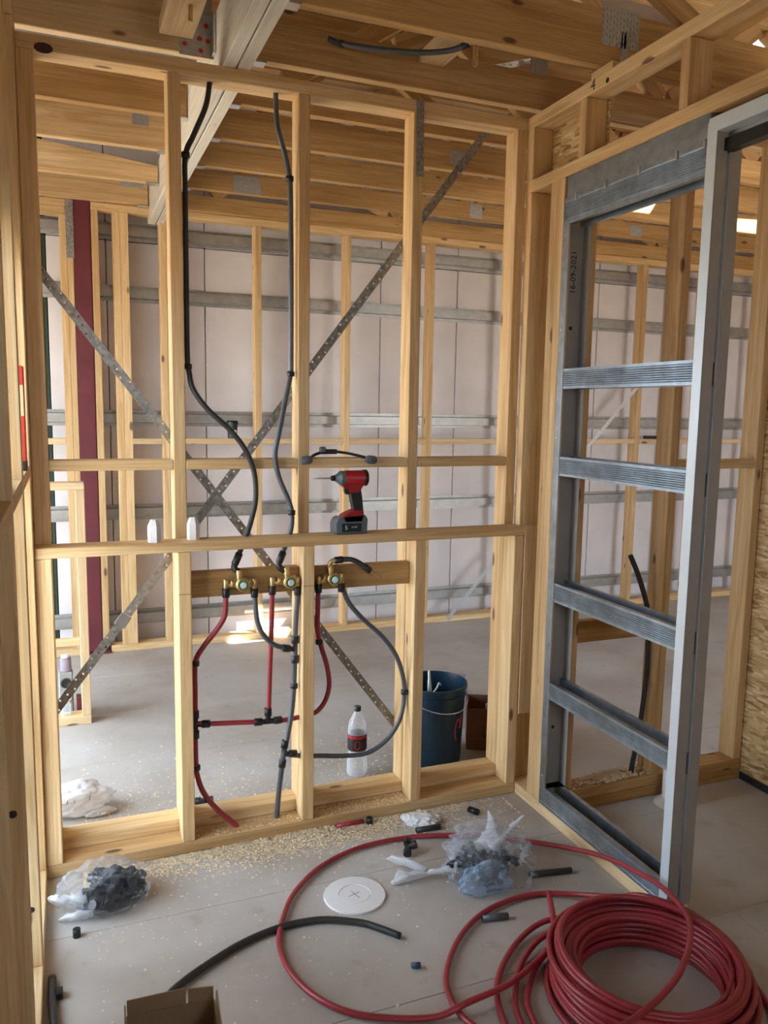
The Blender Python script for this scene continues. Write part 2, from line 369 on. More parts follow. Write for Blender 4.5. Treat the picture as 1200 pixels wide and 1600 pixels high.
# low service wall standing in front
wl = thing('wall_center_low', 'waist-high pine stud frame with a ledge plate in front of the plumbing wall', 'wall', (0.9, 0.045, 0), kind='structure')
box('bottom_plate', -0.02, 1.820, 0.0, 0.0905, 0.0, 0.045, PINE, wl)
box('ledge_plate', -0.02, 1.832, -0.003, 0.0885, 1.114, 1.149, PINE, wl)
SL = [(-0.0195, 0.032), (0.435, 0.480), (0.883, 0.928), (1.335, 1.380), (1.777, 1.820)]
for a, b_ in SL: box('stud', a, b_, 0.0, 0.0895, 0.0455, 1.1135, PINE, wl)
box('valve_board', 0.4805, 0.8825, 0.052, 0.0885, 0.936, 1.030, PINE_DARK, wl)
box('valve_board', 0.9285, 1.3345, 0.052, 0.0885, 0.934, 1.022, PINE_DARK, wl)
for a, b_ in SL[1:3]: box('pencil_mark', a + .002, b_ - .002, -0.0004, 0.0002, 0.963, 0.9645, INK, wl, bev=0)

# ------------------------------------------------------------------ side wall with the sliding-door pocket
XB = 1.822
wb = thing('wall_right', 'pine framed side wall built around a sliding-door pocket', 'wall', (1.867, -1.0, 0), kind='structure')
box('top_plate', XB, XB + .09, -2.4, 0.0895, 2.715, 2.76, PINE, wb)
box('top_plate', XB + .01, XB + .08, -0.42, -0.30, 2.7605, 2.79, PINE, wb)
box('header_plate', XB, XB + .09, -2.4, 0.0895, 2.473, 2.518, PINE, wb)
box('bottom_plate', XB, XB + .09, -0.93, 0.0895, 0.0, 0.045, PINE_PALE, wb)
for a, b_ in ((0.042, 0.087), (-0.137, -0.0925), (-0.183, -0.138)): box('stud', XB, XB + .09, a, b_, 0.0455, 2.4725, PINE, wb)
box('packer_stud', XB + .001, XB + .07, -0.0035, 0.0415, 0.35, 1.149, PINE_PALE, wb)
for a, b_ in ((0.042, 0.087), (-0.297, -0.258), (-0.80, -0.763), (-1.30, -1.262)): box('cripple_stud', XB, XB + .09, a, b_, 2.5185, 2.7145, PINE, wb)
box('osb_sheet', XB + .0905, XB + .10, -0.30, 0.0895, 2.50, 2.75, OSB, wb, bev=0)
text('chalk_mark', '4', 0.055, (XB - .0004, -0.33, 2.738), (R(90), 0, R(-90)), INK, wb)
for y in (-0.41,): lathe('knot', [(0.0, 0.001), (0.008, 0.001), (0.009, 0)], INK, wb, loc=(XB - .0002, y, 2.727), seg=10, axis=(-1, 0, 0))

# pocket frame
pf = thing('pocket_door_frame', 'galvanised steel sliding-door pocket frame with ribbed cross rails', 'door frame', (1.867, -0.55, 0.045))
def rail_poly(x0, z0, z1, ribs=7, sgn=1, t=0.02):
    p = []; lip = (z1 - z0) * 0.16; m = (z1 - z0 - 2 * lip) / ribs
    p += [(x0 + sgn * .0015, z0)]
    p += [(x0 + sgn * .0015, z0 + lip * .8), (x0 + sgn * .0035, z0 + lip)]
    for k in range(ribs):
        z = z0 + lip + k * m
        p += [(x0 + sgn * .0035, z), (x0, z + m * .35), (x0, z + m * .65), (x0 + sgn * .0035, z + m)]
    p += [(x0 + sgn * .0015, z1 - lip * .8), (x0 + sgn * .0015, z1), (x0 + sgn * t, z1), (x0 + sgn * t, z0)]
    q = [p[0]]
    for a in p[1:]:
        if abs(a[0] - q[-1][0]) + abs(a[1] - q[-1][1]) > 1e-6: q.append(a)
    return q
for z0, z1 in ((1.703, 1.777), (1.377, 1.449), (0.887, 0.961), (0.494, 0.561), (0.047, 0.122)):
    extrude('front_rail', rail_poly(XB, z0, z1), 'y', -0.90, -0.188, STEEL, pf, (XB, -0.55, z0))
    extrude('rear_rail', rail_poly(XB + .092, z0, z1, sgn=-1), 'y', -0.90, -0.188, STEEL, pf, (XB + .09, -0.55, z0))
extrude('front_head_rail', rail_poly(XB, 2.300, 2.395, 9), 'y', -0.895, -0.188, STEEL, pf, (XB, -0.55, 2.3))
extrude('rear_head_rail', rail_poly(XB + .092, 2.300, 2.395, 9, -1), 'y', -0.895, -0.188, STEEL, pf, (XB + .09, -0.55, 2.3))
box('head_fascia', XB + .006, XB + .086, -0.895, -0.192, 2.3955, 2.4722, STEEL, pf, bev=0.001)
box('door_track', XB + .028, XB + .064, -2.2, -0.20, 2.36, 2.394, BLACK, pf, bev=0.001)
for y in (-0.26, -0.43, -0.60, -0.77, -0.885): box('head_clip', XB - .004, XB + .004, y - .005, y + .005, 2.375, 2.40, SILVER, pf, bev=0.001)
# back jamb channel
bj = extrude('back_jamb', [(XB, -0.186), (XB + .09, -0.186), (XB + .09, -0.235), (XB + .088, -0.235), (XB + .088, -0.190), (XB + .012, -0.190), (XB + .012, -0.2), (XB + .010, -0.2), (XB + .010, -0.188), (XB + .002, -0.188), (XB + .002, -0.222), (XB, -0.222)], 'z', 0.123, 2.30, STEEL_GREY, pf, (XB + .045, -0.2, 0.123))
box('jamb_flange', XB - .001, XB + .0015, -0.222, -0.188, 0.123, 2.30, STEEL, bj, bev=0)
box('jamb_lip', XB - .002, XB + .006, -0.2245, -0.221, 0.123, 2.30, SILVER, bj, bev=0.0006)
text('date_print', '16-09-2021', 0.034, (XB + .05, -0.1906, 2.135), (R(90), R(-90), 0), INK, bj)
for z in (1.93, 0.36): lathe('screw_hole', [(0.0, 0.0006), (0.007, 0.0006), (0.0075, 0)], INK, bj, loc=(XB + .048, -0.1902, z), seg=14, axis=(0, -1, 0))
for z in (2.26, 1.92, 1.52, 0.72, 0.17): pipe_piece('screw', (XB - .001, -0.203, z), (1, 0, 0), 0.006, 0.004, SILVER, pf, seg=8)
# split posts
def cpost(name, x0, x1):
    extrude(name, [(x0, -0.897), (x1, -0.897), (x1, -0.931), (x0 + .0005, -0.931), (x0, -0.929)], 'z', 0.0455, 2.440, STEEL_GREY, pf, ((x0 + x1) / 2, -0.91, 0.0455))
cpost('front_post', XB + .002, XB + .041); cpost('rear_post', XB + .056, XB + .095)
box('post_face', XB - .0005, XB + .0015, -0.9305, -0.893, 0.0455, 2.441, ZINC, pf, bev=0.0005)
box('post_face', XB + .0535, XB + .0555, -0.9305, -0.893, 0.0455, 2.441, ZINC, pf, bev=0.0005)
box('front_lintel', XB - .001, XB + .041, -2.3, -0.8965, 2.4105, 2.4523, ZINC, pf, bev=0.001)
box('rear_lintel', XB + .056, XB + .095, -2.3, -0.8965, 2.4105, 2.4523, ZINC, pf, bev=0.001)
for z in (1.74, 1.41, 0.92, 0.53): box('post_bracket', XB + .0415, XB + .0525, -0.925, -0.90, z - .04, z + .03, BLACK, pf, bev=0.001)
box('post_spacer', XB + .0415, XB + .0525, -0.915, -0.898, 0.123, 2.40, STEEL_GREY, pf, bev=0.0005)

# ------------------------------------------------------------------ alcove wall seen through the pocket
wp = thing('wall_alcove', 'pine stud wall on doubled bottom plates seen through the pocket frame', 'wall', (2.37, -0.18, 0), kind='structure')
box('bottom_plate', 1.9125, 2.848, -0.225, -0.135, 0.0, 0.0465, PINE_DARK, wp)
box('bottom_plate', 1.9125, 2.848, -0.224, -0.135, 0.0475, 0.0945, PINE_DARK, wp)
box('top_plate', 1.9125, 2.848, -0.225, -0.135, 2.715, 2.76, PINE, wp)
for a, b_ in ((1.9128, 1.945), (2.349, 2.392), (2.804, 2.846)): box('stud', a, b_, -0.225, -0.135, 0.095, 2.7145, PINE, wp)
box('noggin', 2.3925, 2.8035, -0.225, -0.135, 1.393, 1.429, PINE, wp)
box('noggin', 1.9455, 2.3485, -0.170, -0.135, 0.69, 0.78, PINE_DARK, wp)

wc = thing('wall_osb', 'oriented strand board sheet at the end of the small alcove', 'wall', (2.86, -1.8, 0), kind='structure')
box('osb_sheet', 2.85, 2.862, -3.6, -0.135, 0.035, 2.74, OSB, wc, bev=0.001)
box('bottom_plate', 2.863, 2.95, -3.6, -0.135, 0.0, 0.045, PINE_DARK, wc)
box('top_plate', 2.863, 2.95, -3.6, -0.135, 2.70, 2.745, PINE, wc)
for k in range(7): box('stud', 2.863, 2.95, -0.18 - .5 * k - .045, -0.18 - .5 * k, 0.0455, 2.6995, PINE, wc)
box('gap_shade_strip', 2.845, 2.8495, -3.6, -0.226, 0.0, 0.03, DARK, wc, bev=0)  # near-black strip stands in for the shaded gap under the sheet

# ------------------------------------------------------------------ side wall at the picture's edge
wf = thing('wall_left', 'pine stud wall seen end-on along the edge of the room', 'wall', (-0.065, -1.2, 0), kind='structure')
box('bottom_plate', -0.11, -0.02, -3.6, 0.18, 0.0, 0.045, PINE_PALE, wf)
box('top_plate', -0.11, -0.0205, -3.6, 0.18, 2.7605, 2.805, PINE, wf)
YS = [(-0.020, 0.025), (-0.520, -0.475), (-1.015, -0.970), (-1.465, -1.420), (-1.96, -1.915)]
for a, b_ in YS: box('stud', -0.11, -0.0205, a, b_, 0.0455, 2.76, PINE, wf)
for (a, b_), (c, d) in zip(YS, YS[1:]): box('noggin', -0.11, -0.0205, d + .0005, a - .0005, 1.386, 1.421, PINE, wf)
box('end_stud', -0.11, -0.0205, 0.095, 0.14, 0.0455, 2.76, PINE, wf)
for y, z in ((-0.5205, 0.22), (-1.0155, 0.75)): lathe('knot', [(0, .001), (0.008, .001), (0.009, 0)], plain('knot_dark', (0.03, 0.015, 0.01), 0.6), wf, loc=(-0.045, y, z), seg=12, axis=(0, -1, 0))

# window beyond that wall
w1 = thing('window_1', 'blue-grey aluminium window frame beyond the edge studs', 'window', (-0.19, -1.2, 0.05), kind='structure')
ALU = plain('blue_grey_aluminium', (0.30, 0.36, 0.39), 0.4, 0.5)
box('sill_rail', -0.21, -0.125, -0.80, 0.0, 0.05, 0.10, ALU, w1); box('head_rail', -0.21, -0.125, -0.80, 0.0, 2.05, 2.10, ALU, w1)
for y in (-0.80, -0.05): box('mullion', -0.205, -0.13, y, y + .05, 0.1005, 2.0495, ALU, w1)
box('transom', -0.20, -0.135, -0.749, -0.051, 0.58, 0.62, ALU, w1)
box('pane', -0.17, -0.165, -0.749, -0.051, 0.621, 2.049, GLASS, w1, bev=0); box('pane', -0.17, -0.165, -0.749, -0.051, 0.101, 0.579, GLASS, w1, bev=0)

# ------------------------------------------------------------------ far wall
YF = 2.6
wr = thing('wall_back', 'outer stud wall with steel battens and pale panels at the far end', 'wall', (2.0, 2.7, 0), kind='structure')
box('bottom_plate', 0.33, 6.3, YF, YF + .09, 0.0, 0.045, PINE, wr); box('bottom_plate', -1.2, 0.165, YF, YF + .09, 0.0, 0.045, PINE, wr)
box('top_plate', 0.277, 6.3, YF, YF + .09, 2.80, 2.845, PINE, wr); box('top_plate', -1.2, 0.17, YF, YF + .09, 2.80, 2.845, PINE, wr)
box('top_plate', -1.2, 0.13, YF, YF + .09, 2.755, 2.7995, PINE, wr)
FS = [(-0.52, -0.475), (0.094, 0.137), (0.1375, 0.172), (0.278, 0.320), (0.402, 0.446), (0.4465, 0.496), (0.683, 0.726), (1.293, 1.337), (1.925, 1.968), (2.567, 2.610), (3.215, 3.258), (3.84, 3.884), (4.464, 4.508), (5.09, 5.134), (5.71, 5.755)]
for k, (a, b_) in enumerate(FS): box('stud', a, b_, YF, YF + .09, 0.0455, 2.7545 if b_ < .15 else 2.7995, PINE, wr)
for (a, b_), (c, d) in zip(FS, FS[1:]):
    if c - b_ > 0.15 and a > .4 or b_ < 0: box('noggin', b_ + .0005, c - .0005, YF, YF + .035, 1.366, 1.404, PINE_PALE, wr)
strap('strap_brace', (4.55, YF - .003, 1.93), (2.78, YF - .003, 0.02), 0.03, (0, -1, 0), SILVER, wr)
strap('stud_tie', (0.155, YF - .003, 2.84), (0.155, YF - .003, 2.50), 0.045, (0, -1, 0), STEEL_DULL, wr)
# cladding
jx = [-1.2, -0.62, -0.012, 0.012, 0.37, 1.0, 1.64, 2.277, 2.904, 3.55, 4.198, 4.867, 5.5, 6.3]
for a, b_ in zip(jx, jx[1:]):
    if b_ - a < .03: continue
    g_ = 0.003
    box('wall_panel', a + g_, b_ - g_, 2.82, 2.895, 0.0, 2.665, CLAD, wr, bev=0.004)
    box('wall_panel', a + g_, b_ - g_, 2.82, 2.895, 2.671, 3.47, CLAD, wr, bev=0.004)
box('wrap_sheet', -1.2, 6.3, 2.90, 2.91, 0, 3.47, DARK, wr, bev=0)
box('joint_strip', -0.009, 0.009, 2.822, 2.89, 0.0, 2.665, GREEN, wr, bev=0)
for z in (2.725, 2.335, 1.53, 0.90, 0.175):
    h = [(2.819, z - .052), (2.819, z - .030), (2.776, z - .026), (2.776, z + .026), (2.819, z + .030), (2.819, z + .052), (2.817, z + .052), (2.817, z + .032), (2.774, z + .028), (2.774, z - .028), (2.817, z - .032), (2.817, z - .052)]
    extrude('batten', h, 'x', -1.2, 6.3, BATTEN, wr, (2.5, 2.8, z))
# column
sc = thing('steel_column', 'maroon painted square steel column beside the far studs', 'column', (0.224, 2.65, 0))
box('shaft', 0.1735, 0.2755, 2.600, 2.690, 0.012, 2.96, MAROON, sc, bev=0.006, grain='z')
box('base_plate', 0.167, 0.327, 2.58, 2.73, 0.0, 0.012, MAROON, sc)
# low nib wall
wn = thing('wall_nib', 'short pine nib wall with a pale capping beside the steel column', 'wall', (0.0, 1.43, 0), kind='structure')
box('bottom_plate', -0.9, 0.167, 1.39, 1.48, 0.0, 0.045, PINE_PALE, wn)
box('top_plate', -0.9, 0.167, 1.39, 1.48, 1.199, 1.235, PINE_PALE, wn)
box('stud', 0.124, 0.167, 1.39, 1.48, 0.0455, 1.1985, PINE_PALE, wn); box('stud', -0.5, -0.455, 1.39, 1.48, 0.0455, 1.1985, PINE_PALE, wn)
box('noggin', -0.4545, 0.1235, 1.44, 1.48, 0.40, 0.436, PINE_PALE, wn)

# unseen shell behind the viewer, openings added for light, and the far end
ws = thing('wall_rear', 'unseen board wall behind the viewer with openings added for daylight', 'wall', (3.0, -4.05, 0), kind='structure')
for q in ((-.25, .6, -4.1, -4.0, 0, 3.47), (.6, 1.2, -4.1, -4.0, 0, 1.4), (.6, 1.2, -4.1, -4.0, 2.1, 3.47), (1.2, 3.9, -4.1, -4.0, 0, 3.47), (5.3, 6.4, -4.1, -4.0, 0, 3.47), (3.9, 5.3, -4.1, -4.0, 2.3, 3.47)): box('board_sheet', *q, PLASTER, ws, bev=0)
wo = thing('wall_outer', 'unseen pale outer sheets added to limit daylight around the openings', 'wall', (-0.7, -1.0, 0), kind='structure')  # sheets added to block daylight except at the chosen openings
for q in ((-.26, -.235, -4.0, -.75, 0, 2.8), (-.26, -.235, -.05, .205, 0, 2.8), (-.26, -.235, -.75, -.05, 2.1, 2.8), (-.26, -.235, -4.0, .205, 2.8, 3.47), (-1.3, -.2605, .18, .205, 0, 3.47), (-1.3, -1.275, .205, 2.9, 2.2, 3.47), (-1.3, -1.275, 1.9, 2.9, 0, 2.2)):
    box('outer_sheet', *q, CLAD, wo, bev=0)
we = box('wall_end', 6.3, 6.4, -4.0, 2.91, 0.0, 3.47, CLAD, bev=0); tag(we, 'pale end wall of the long room', 'wall', kind='structure')

# ------------------------------------------------------------------ roof
HOLES = [(3.38, 3.80, 0.36, 0.74), (3.55, 4.05, 1.165, 1.235), (4.55, 5.1, 1.14, 1.22)]  # the two narrow slits are added to throw sun on the chords
xs = sorted({-1.6, 6.5} | {h[0] for h in HOLES} | {h[1] for h in HOLES} | {-1.6 + .45 * k for k in range(19)})
ys = sorted({-4.2, 3.1} | {h[2] for h in HOLES} | {h[3] for h in HOLES})
bm = bmesh.new(); vmap = {}
def rv(x, y, t): 
    k = (x, y, t)
    if k not in vmap: vmap[k] = bm.verts.new((x - 2.4, y, (0.03 if t else 0.0) + (0.0 if t else -0.022 * (math.sin(x * 7.0) * .5 + .5))))
    return vmap[k]
for a, b_ in zip(xs, xs[1:]):
    for c, d in zip(ys, ys[1:]):
        mx, my = (a + b_) / 2, (c + d) / 2
        if any(h[0] < mx < h[1] and h[2] < my < h[3] for h in HOLES): continue
        bm.faces.new((rv(a, c, 0), rv(a, d, 0), rv(b_, d, 0), rv(b_, c, 0))); bm.faces.new((rv(a, c, 1), rv(b_, c, 1), rv(b_, d, 1), rv(a, d, 1)))
rf = mesh_obj('ceiling', bm, SARK, loc=(2.4, 0, 3.5)); tag(rf, 'brown roof sarking sheet above the trusses with a daylight gap and added sun slits', 'roof', kind='structure')

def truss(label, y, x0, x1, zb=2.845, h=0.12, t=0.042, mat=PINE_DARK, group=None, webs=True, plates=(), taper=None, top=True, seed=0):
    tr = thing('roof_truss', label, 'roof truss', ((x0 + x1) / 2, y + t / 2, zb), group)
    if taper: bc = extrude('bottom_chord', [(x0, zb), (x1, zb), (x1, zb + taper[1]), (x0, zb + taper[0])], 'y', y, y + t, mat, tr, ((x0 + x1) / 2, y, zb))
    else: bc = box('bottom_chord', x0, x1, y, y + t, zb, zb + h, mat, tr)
    if top:
        box('top_chord', x0, x1, y, y + t, 3.365, 3.47, mat, tr)
        if webs:
            rg = random.Random(seed); x = x0 + rg.uniform(.15, .6); up = True
            while x < x1 - 0.7:
                dx = rg.uniform(0.45, 0.75)
                a = (x, y + t / 2, zb + h if up else 3.365); b_ = (x + dx, y + t / 2, 3.365 if up else zb + h)
                bar('web', a, b_, t * .95, 0.07, mat, tr, up=(0, 1, 0)) if False else bar('web', a, b_, t * .95, 0.075, mat, tr, up=(-(b_[2] - a[2]), 0, b_[0] - a[0]))
                x += dx + 0.05; up = not up
    for px, pz, w, hh in plates: grid_plate('nail_plate', (px, y - .0002, pz), (0, -1, 0), (1, 0, 0), w, hh, PLATE, bc)
    return tr
GR, GL = 'roof trusses hung from one side of the doubled beam', 'short trusses on the other side of the doubled beam'
truss('deep pine truss chord crossing the top edge above the room', -0.255, 0.73, 6.2, h=0.19, group=GR, plates=((1.98, 2.98, 0.16, 0.13), (2.0, 2.90, 0.03, 0.14)), seed=1)
truss('pine truss just above the plumbing wall with a drill-marked face', 0.20, 0.73, 6.2, h=0.14, group=GR, plates=((1.93, 3.02, 0.08, 0.08),), seed=2, mat=PINE)
truss('first pine truss visible below the top plate, past the doubled beam', 0.645, 0.73, 6.2, h=0.12, group=GR, seed=3)
truss('second pine truss past the doubled beam behind the stud tops', 1.10, 0.73, 6.2, h=0.14, group=GR, seed=4, plates=((2.02, 2.91, 0.09, 0.07),))
truss('third pine truss past the doubled beam, in full shade', 1.56, 0.73, 6.2, h=0.125, group=GR, seed=5)
truss('fourth pine truss with a wide nail plate near the beam', 2.02, 0.73, 6.2, h=0.11, group=GR, plates=((1.12, 2.895, 0.16, 0.095), (2.62, 2.9, 0.09, 0.09), (3.9, 2.9, 0.1, 0.08)), seed=6)
truss('last pine truss resting on the far wall top plate', 2.57, 0.73, 6.2, zb=2.8455, h=0.10, group=GR, seed=7)
truss('pale deep beam over the top plate beside the red-marked bracket', 0.25, -1.3, 0.615, h=0.23, mat=PINE_PALE, group=GL, webs=False, top=False)
truss('orange-brown short truss nearest above the leftmost bay', 0.89, -1.3, 0.615, h=0.20, group=GL, webs=False)
truss('knotty short truss, second up from the tapered one', 1.394, -1.3, 0.615, h=0.17, mat=PINE, group=GL, webs=False, plates=((0.47, 2.99, 0.075, 0.09),))
truss('short truss end with a long tapered upper edge', 2.005, -1.3, 0.615, group=GL, webs=False, taper=(0.30, 0.09), mat=PINE, top=False)
truss('lowest short truss above the steel column with a silver hanger', 2.555, -1.3, 0.615, zb=2.8455, h=0.15, group=GL, webs=False, mat=PINE, plates=((0.52, 2.975, 0.14, 0.06),))
# doubled beam
gb = thing('doubled_beam', 'whitewashed doubled timber beam running away over the plumbing wall', 'beam', (0.67, 0.3, 2.76))
box('beam_ply', 0.622, 0.6672, -2.6, 2.68, 2.7605, 2.98, LVL, gb); box('beam_ply', 0.6728, 0.718, -2.6, 2.68, 2.7605, 2.98, LVL, gb)
for y in (-0.255, 0.20, 0.645, 1.10, 1.56, 2.02, 2.57):
    box('joist_hanger', 0.7185, 0.80, y - .003, y + .046, 2.838, 2.8445, SILVER, gb, bev=0.001)
for y in (0.89, 1.394, 2.005, 2.555): box('joist_hanger', 0.55, 0.6215, y - .004, y + .046, 2.838, 2.8445, SILVER, gb, bev=0.001)
bk = thing('truss_bracket', 'galvanised bracket plate with red marker ticks on the pale deep beam', 'bracket', (0.56, 0.245, 2.85))
box('plate', 0.50, 0.6205, 0.246, 0.2495, 2.838, 2.99, PLATE, bk, bev=0.0008); grid_plate('toothed_strip', (0.56, 0.2455, 3.01), (0, -1, 0), (1, 0, 0), 0.11, 0.045, PLATE, bk)
box('return_flange', 0.612, 0.6205, 0.20, 0.2455, 2.845, 2.975, SILVER, bk, bev=0.001)
for x, z in ((0.52, 2.875), (0.572, 2.90), (0.595, 2.945), (0.60, 2.895), (0.575, 2.86)): lathe('red_tick', [(0, .0008), (0.008, .0008), (0.0085, 0)], INK_RED, bk, loc=(x, 0.2458, z), seg=10, axis=(0, -1, 0))
fb = box('flat_noggin', 0.408, 0.515, -1.4, 0.025, 2.80, 2.845, PINE_PALE, bev=0.002); tag(fb, 'pale flat timber end hanging above the top plate', 'timber')
bn = thing('brass_nozzle', 'brass nozzle hanging under the pale flat timber end', 'pipe fitting', (0.474, -0.20, 2.80))
lathe('nozzle', [(0, -0.045), (0.006, -0.045), (0.007, -0.04), (0.007, 0), (0, 0)], BRASS, bn, loc=(0.474, -0.20, 2.7995), seg=14)
fn = box('flat_noggin', 1.395, 1.50, -0.21, 0.198, 2.937, 2.977, PINE_PALE, bev=0.002); tag(fn, 'pale flat noggin nailed between the two trusses above the wall', 'timber')
cp = thing('ceiling_pipe', 'grey pipe ending in a brass drop elbow above the plumbing wall', 'pipe', (1.25, 0.10, 2.92))
tube('pipe', [(1.03,.198,2.96),(1.063,0.185,2.946),(1.093,0.150,2.931),(1.157,0.120,2.919),(1.233,0.090,2.912),(1.322,0.060,2.909),(1.410,0.030,2.915),(1.455,-0.010,2.918),(1.481,-0.050,2.924)], 0.010, GREY_PIPE, cp)
pipe_piece('sleeve', (1.474, -0.038, 2.923), (0.026, -0.04, 0.006), 0.030, 0.0125, BLACK, cp); pipe_piece('sleeve', (1.075, 0.172, 2.94), (0.04, -0.04, -.02), 0.02, 0.0125, BLACK, cp)
pipe_piece('elbow', (1.487, -0.060, 2.925), (0.026, -0.04, 0), 0.025, 0.009, BRASS, cp); lathe('drop', [(0, -0.083), (0.0085, -0.083), (0.0095, -0.08), (0.0095, 0), (0.010, 0.006), (0, 0.008)], BRASS, cp, loc=(1.496, -0.072, 2.925), seg=14)
ts = strap('tie_strap', (1.655, 0.243, 2.963), (1.93, 0.246, 3.05), 0.022, (0, -1, 0), SILVER); tag(ts, 'punched silver tie strap nailed to the truss by the brass drop', 'strap')

# ------------------------------------------------------------------ pipework
def clip(c, d, parent): pipe_piece('pipe_clip', c, d, 0.018, 0.0145, BLACK, parent, seg=12); 
def sleeve(c, d, parent, L=0.032, r=0.0135, mat=BLACK): pipe_piece('sleeve', c, d, L, r, mat, parent)
up1 = [(0.584,0.130,2.735),(0.584,0.130,2.711),(0.570,0.128,2.635),(0.528,0.125,2.536),(0.499,0.122,2.466),(0.496,0.122,2.344),(0.495,0.122,2.024),(0.495,0.120,1.783),(0.499,0.115,1.738),(0.511,0.105,1.676),(0.559,0.088,1.605),(0.635,0.078,1.534),(0.691,0.076,1.459),(0.721,0.076,1.377),(0.725,0.074,1.284),(0.708,0.070,1.209),(0.686,0.066,1.145),(0.659,0.050,1.092)]
up2 = [(0.816,0.130,2.74),(0.816,0.130,2.715),(0.815,0.125,2.679),(0.821,0.120,2.597),(0.846,0.120,2.514),(0.863,0.120,2.439),(0.867,0.120,2.385),(0.870,0.120,2.117),(0.870,0.120,1.797),(0.868,0.120,1.739),(0.841,0.100,1.633),(0.812,0.080,1.516),(0.798,0.076,1.442),(0.812,0.076,1.364),(0.847,0.075,1.280),(0.861,0.074,1.227),(0.855,0.070,1.160),(0.821,0.050,1.088)]
pa = thing('riser_pipe', 'black riser pipe curving down beside the second stud to the first valve', 'pipe', (0.5, 0.12, 1.8))
tube('pipe', up1, 0.0095, BLACK_PIPE, pa)
clip((0.499, .122, 2.466), (0.02, 0, 1), pa); clip((0.496, .120, 1.755), (0.02, 0, -1), pa)
sleeve((0.650, .046, 1.072), (-0.5, -.2, -1), pa, 0.045); tube('elbow', [(0.645, .044, 1.058), (0.638, .042, 1.045), (0.642, .036, 1.034), (0.655, .032, 1.026)], 0.0115, BLACK, pa)
pb = thing('riser_pipe', 'grey riser pipe curving down beside the third stud to the middle valve', 'pipe', (0.86, 0.12, 1.8))
tube('pipe', up2, 0.0095, GREY_PIPE, pb)
clip((0.864, .12, 2.43), (0.02, 0, -1), pb); clip((0.868, .118, 1.74), (0, 0, -1), pb); clip((0.860, .075, 1.23), (0.02, 0, -1), pb)
sleeve((0.813, .047, 1.068), (-0.5, -.2, -1), pb, 0.045); tube('elbow', [(0.808, .045, 1.055), (0.803, .042, 1.042), (0.808, .036, 1.03), (0.822, .032, 1.02)], 0.0115, BLACK, pb)

def valve(label, x, z, hot, cold):
    v = thing('mixer_valve', label, 'tap valve', (x, 0.03, z), 'brass mixer valves on the wall board')
    lathe('body', [(0, -.030), (0.022, -.030), (0.0245, -.024), (0.0245, 0.0), (0.020, 0.004), (0.0205, 0.012), (0, 0.012)], BRASS, v, loc=(x, 0.02, z), seg=20, axis=(0, -1, 0))
    lathe('collar', [(0.0205, 0.0), (0.0235, 0.003), (0.0235, 0.010), (0.0205, 0.012)], BRASS, v, loc=(x, 0.016, z), seg=20, axis=(0, -1, 0))
    cr = lathe('cap_ring', [(0, .002), (0.0165, .002), (0.0175, 0)], GREENCAP, v, loc=(x, 0.0078, z), seg=18, axis=(0, -1, 0))
    lathe('cap', [(0, .003), (0.0105, .003), (0.012, 0.0005)], WHITE, cr, loc=(x, 0.0055, z), seg=16, axis=(0, -1, 0))
    for xx, zz in (hot, cold):
        pipe_piece('union', ((x + xx) / 2, .034, (z + zz) / 2 + .004), (xx - x, 0, zz - z), abs(xx - x) * .95, 0.0095, BRASS, v)
        pipe_piece('union_nut', (x + (xx - x) * .6, .034, z + .004), (xx - x, 0, 0), 0.014, 0.0150, BRASS, v, seg=6)
        pipe_piece('elbow', (xx, .033, zz + .004), (0, 0, 1), 0.046, 0.0105, BRASS, v)
    pipe_piece('outlet', (x - .010, .030, z + .028), (-.1, 0, 1), 0.05, 0.0115, BRASS, v)
    box('back_plate', x - .03, x + .03, 0.040, 0.0518, z - .015, z + .02, BRASS, v)
    return v
valve('first brass mixer valve, next to the second stud', 0.664, 0.981, (0.606, 0.975), (0.710, 0.970))
valve('middle brass mixer valve, just before the third stud', 0.840, 0.979, (0.776, 0.972), (0.872, 0.968))
valve('brass mixer valve past the third stud with a short bent spout pipe', 1.010, 0.979, (0.955, 0.965), (1.044, 0.970))
sp = thing('spout_pipe', 'short bent black pipe with a brass tip on the last mixer valve', 'pipe', (1.07, 0.01, 1.04))
tube('elbow', [(0.998, .030, 1.012), (0.995, .027, 1.036), (1.006, .024, 1.048), (1.02, .02, 1.050)], 0.009, BRASS, sp)
tube('pipe', [(1.015, .02, 1.050), (1.035, .018, 1.052), (1.072, .012, 1.052), (1.104, .006, 1.039), (1.136, 0, 1.015)], 0.0098, BLACK_PIPE, sp)
sleeve((1.028, .02, 1.051), (1, 0, .05), sp); sleeve((1.136, 0, 1.015), (0.7, -.1, -0.5), sp, 0.03); pipe_piece('tip', (1.165, -.003, .997), (0.7, -.05, -0.42), 0.06, 0.007, BRASS, sp)

hp = thing('hot_water_pipe', 'red water pipe branching between the mixer valves and the floor plate', 'pipe', (0.7, 0.045, 0.045))
tube('pipe', [(0.606,.033,.962),(0.605,.033,.925),(0.601,.035,.867),(0.571,.040,.814),(0.526,.045,.757),(0.497,.050,.700),(0.494,.050,.592),(0.493,.050,.469),(0.493,.050,.349),(0.496,.050,.279),(0.519,.050,.200),(0.570,.050,.123),(0.628,.049,.060),(0.648,.048,.032)], 0.0098, RED_PIPE, hp)
tube('pipe', [(0.493,.050,.469),(0.550,.050,.461),(0.645,.050,.452),(0.763,.050,.441),(0.828,.050,.438),(0.883,.050,.442),(0.926,.050,.448),(0.957,.050,.457),(0.988,.050,.494),(1.004,.050,.556),(0.993,.047,.636),(0.966,.042,.721),(0.953,.040,.780),(0.952,.036,.868),(0.953,.033,.955)], 0.0095, RED_PIPE, hp)
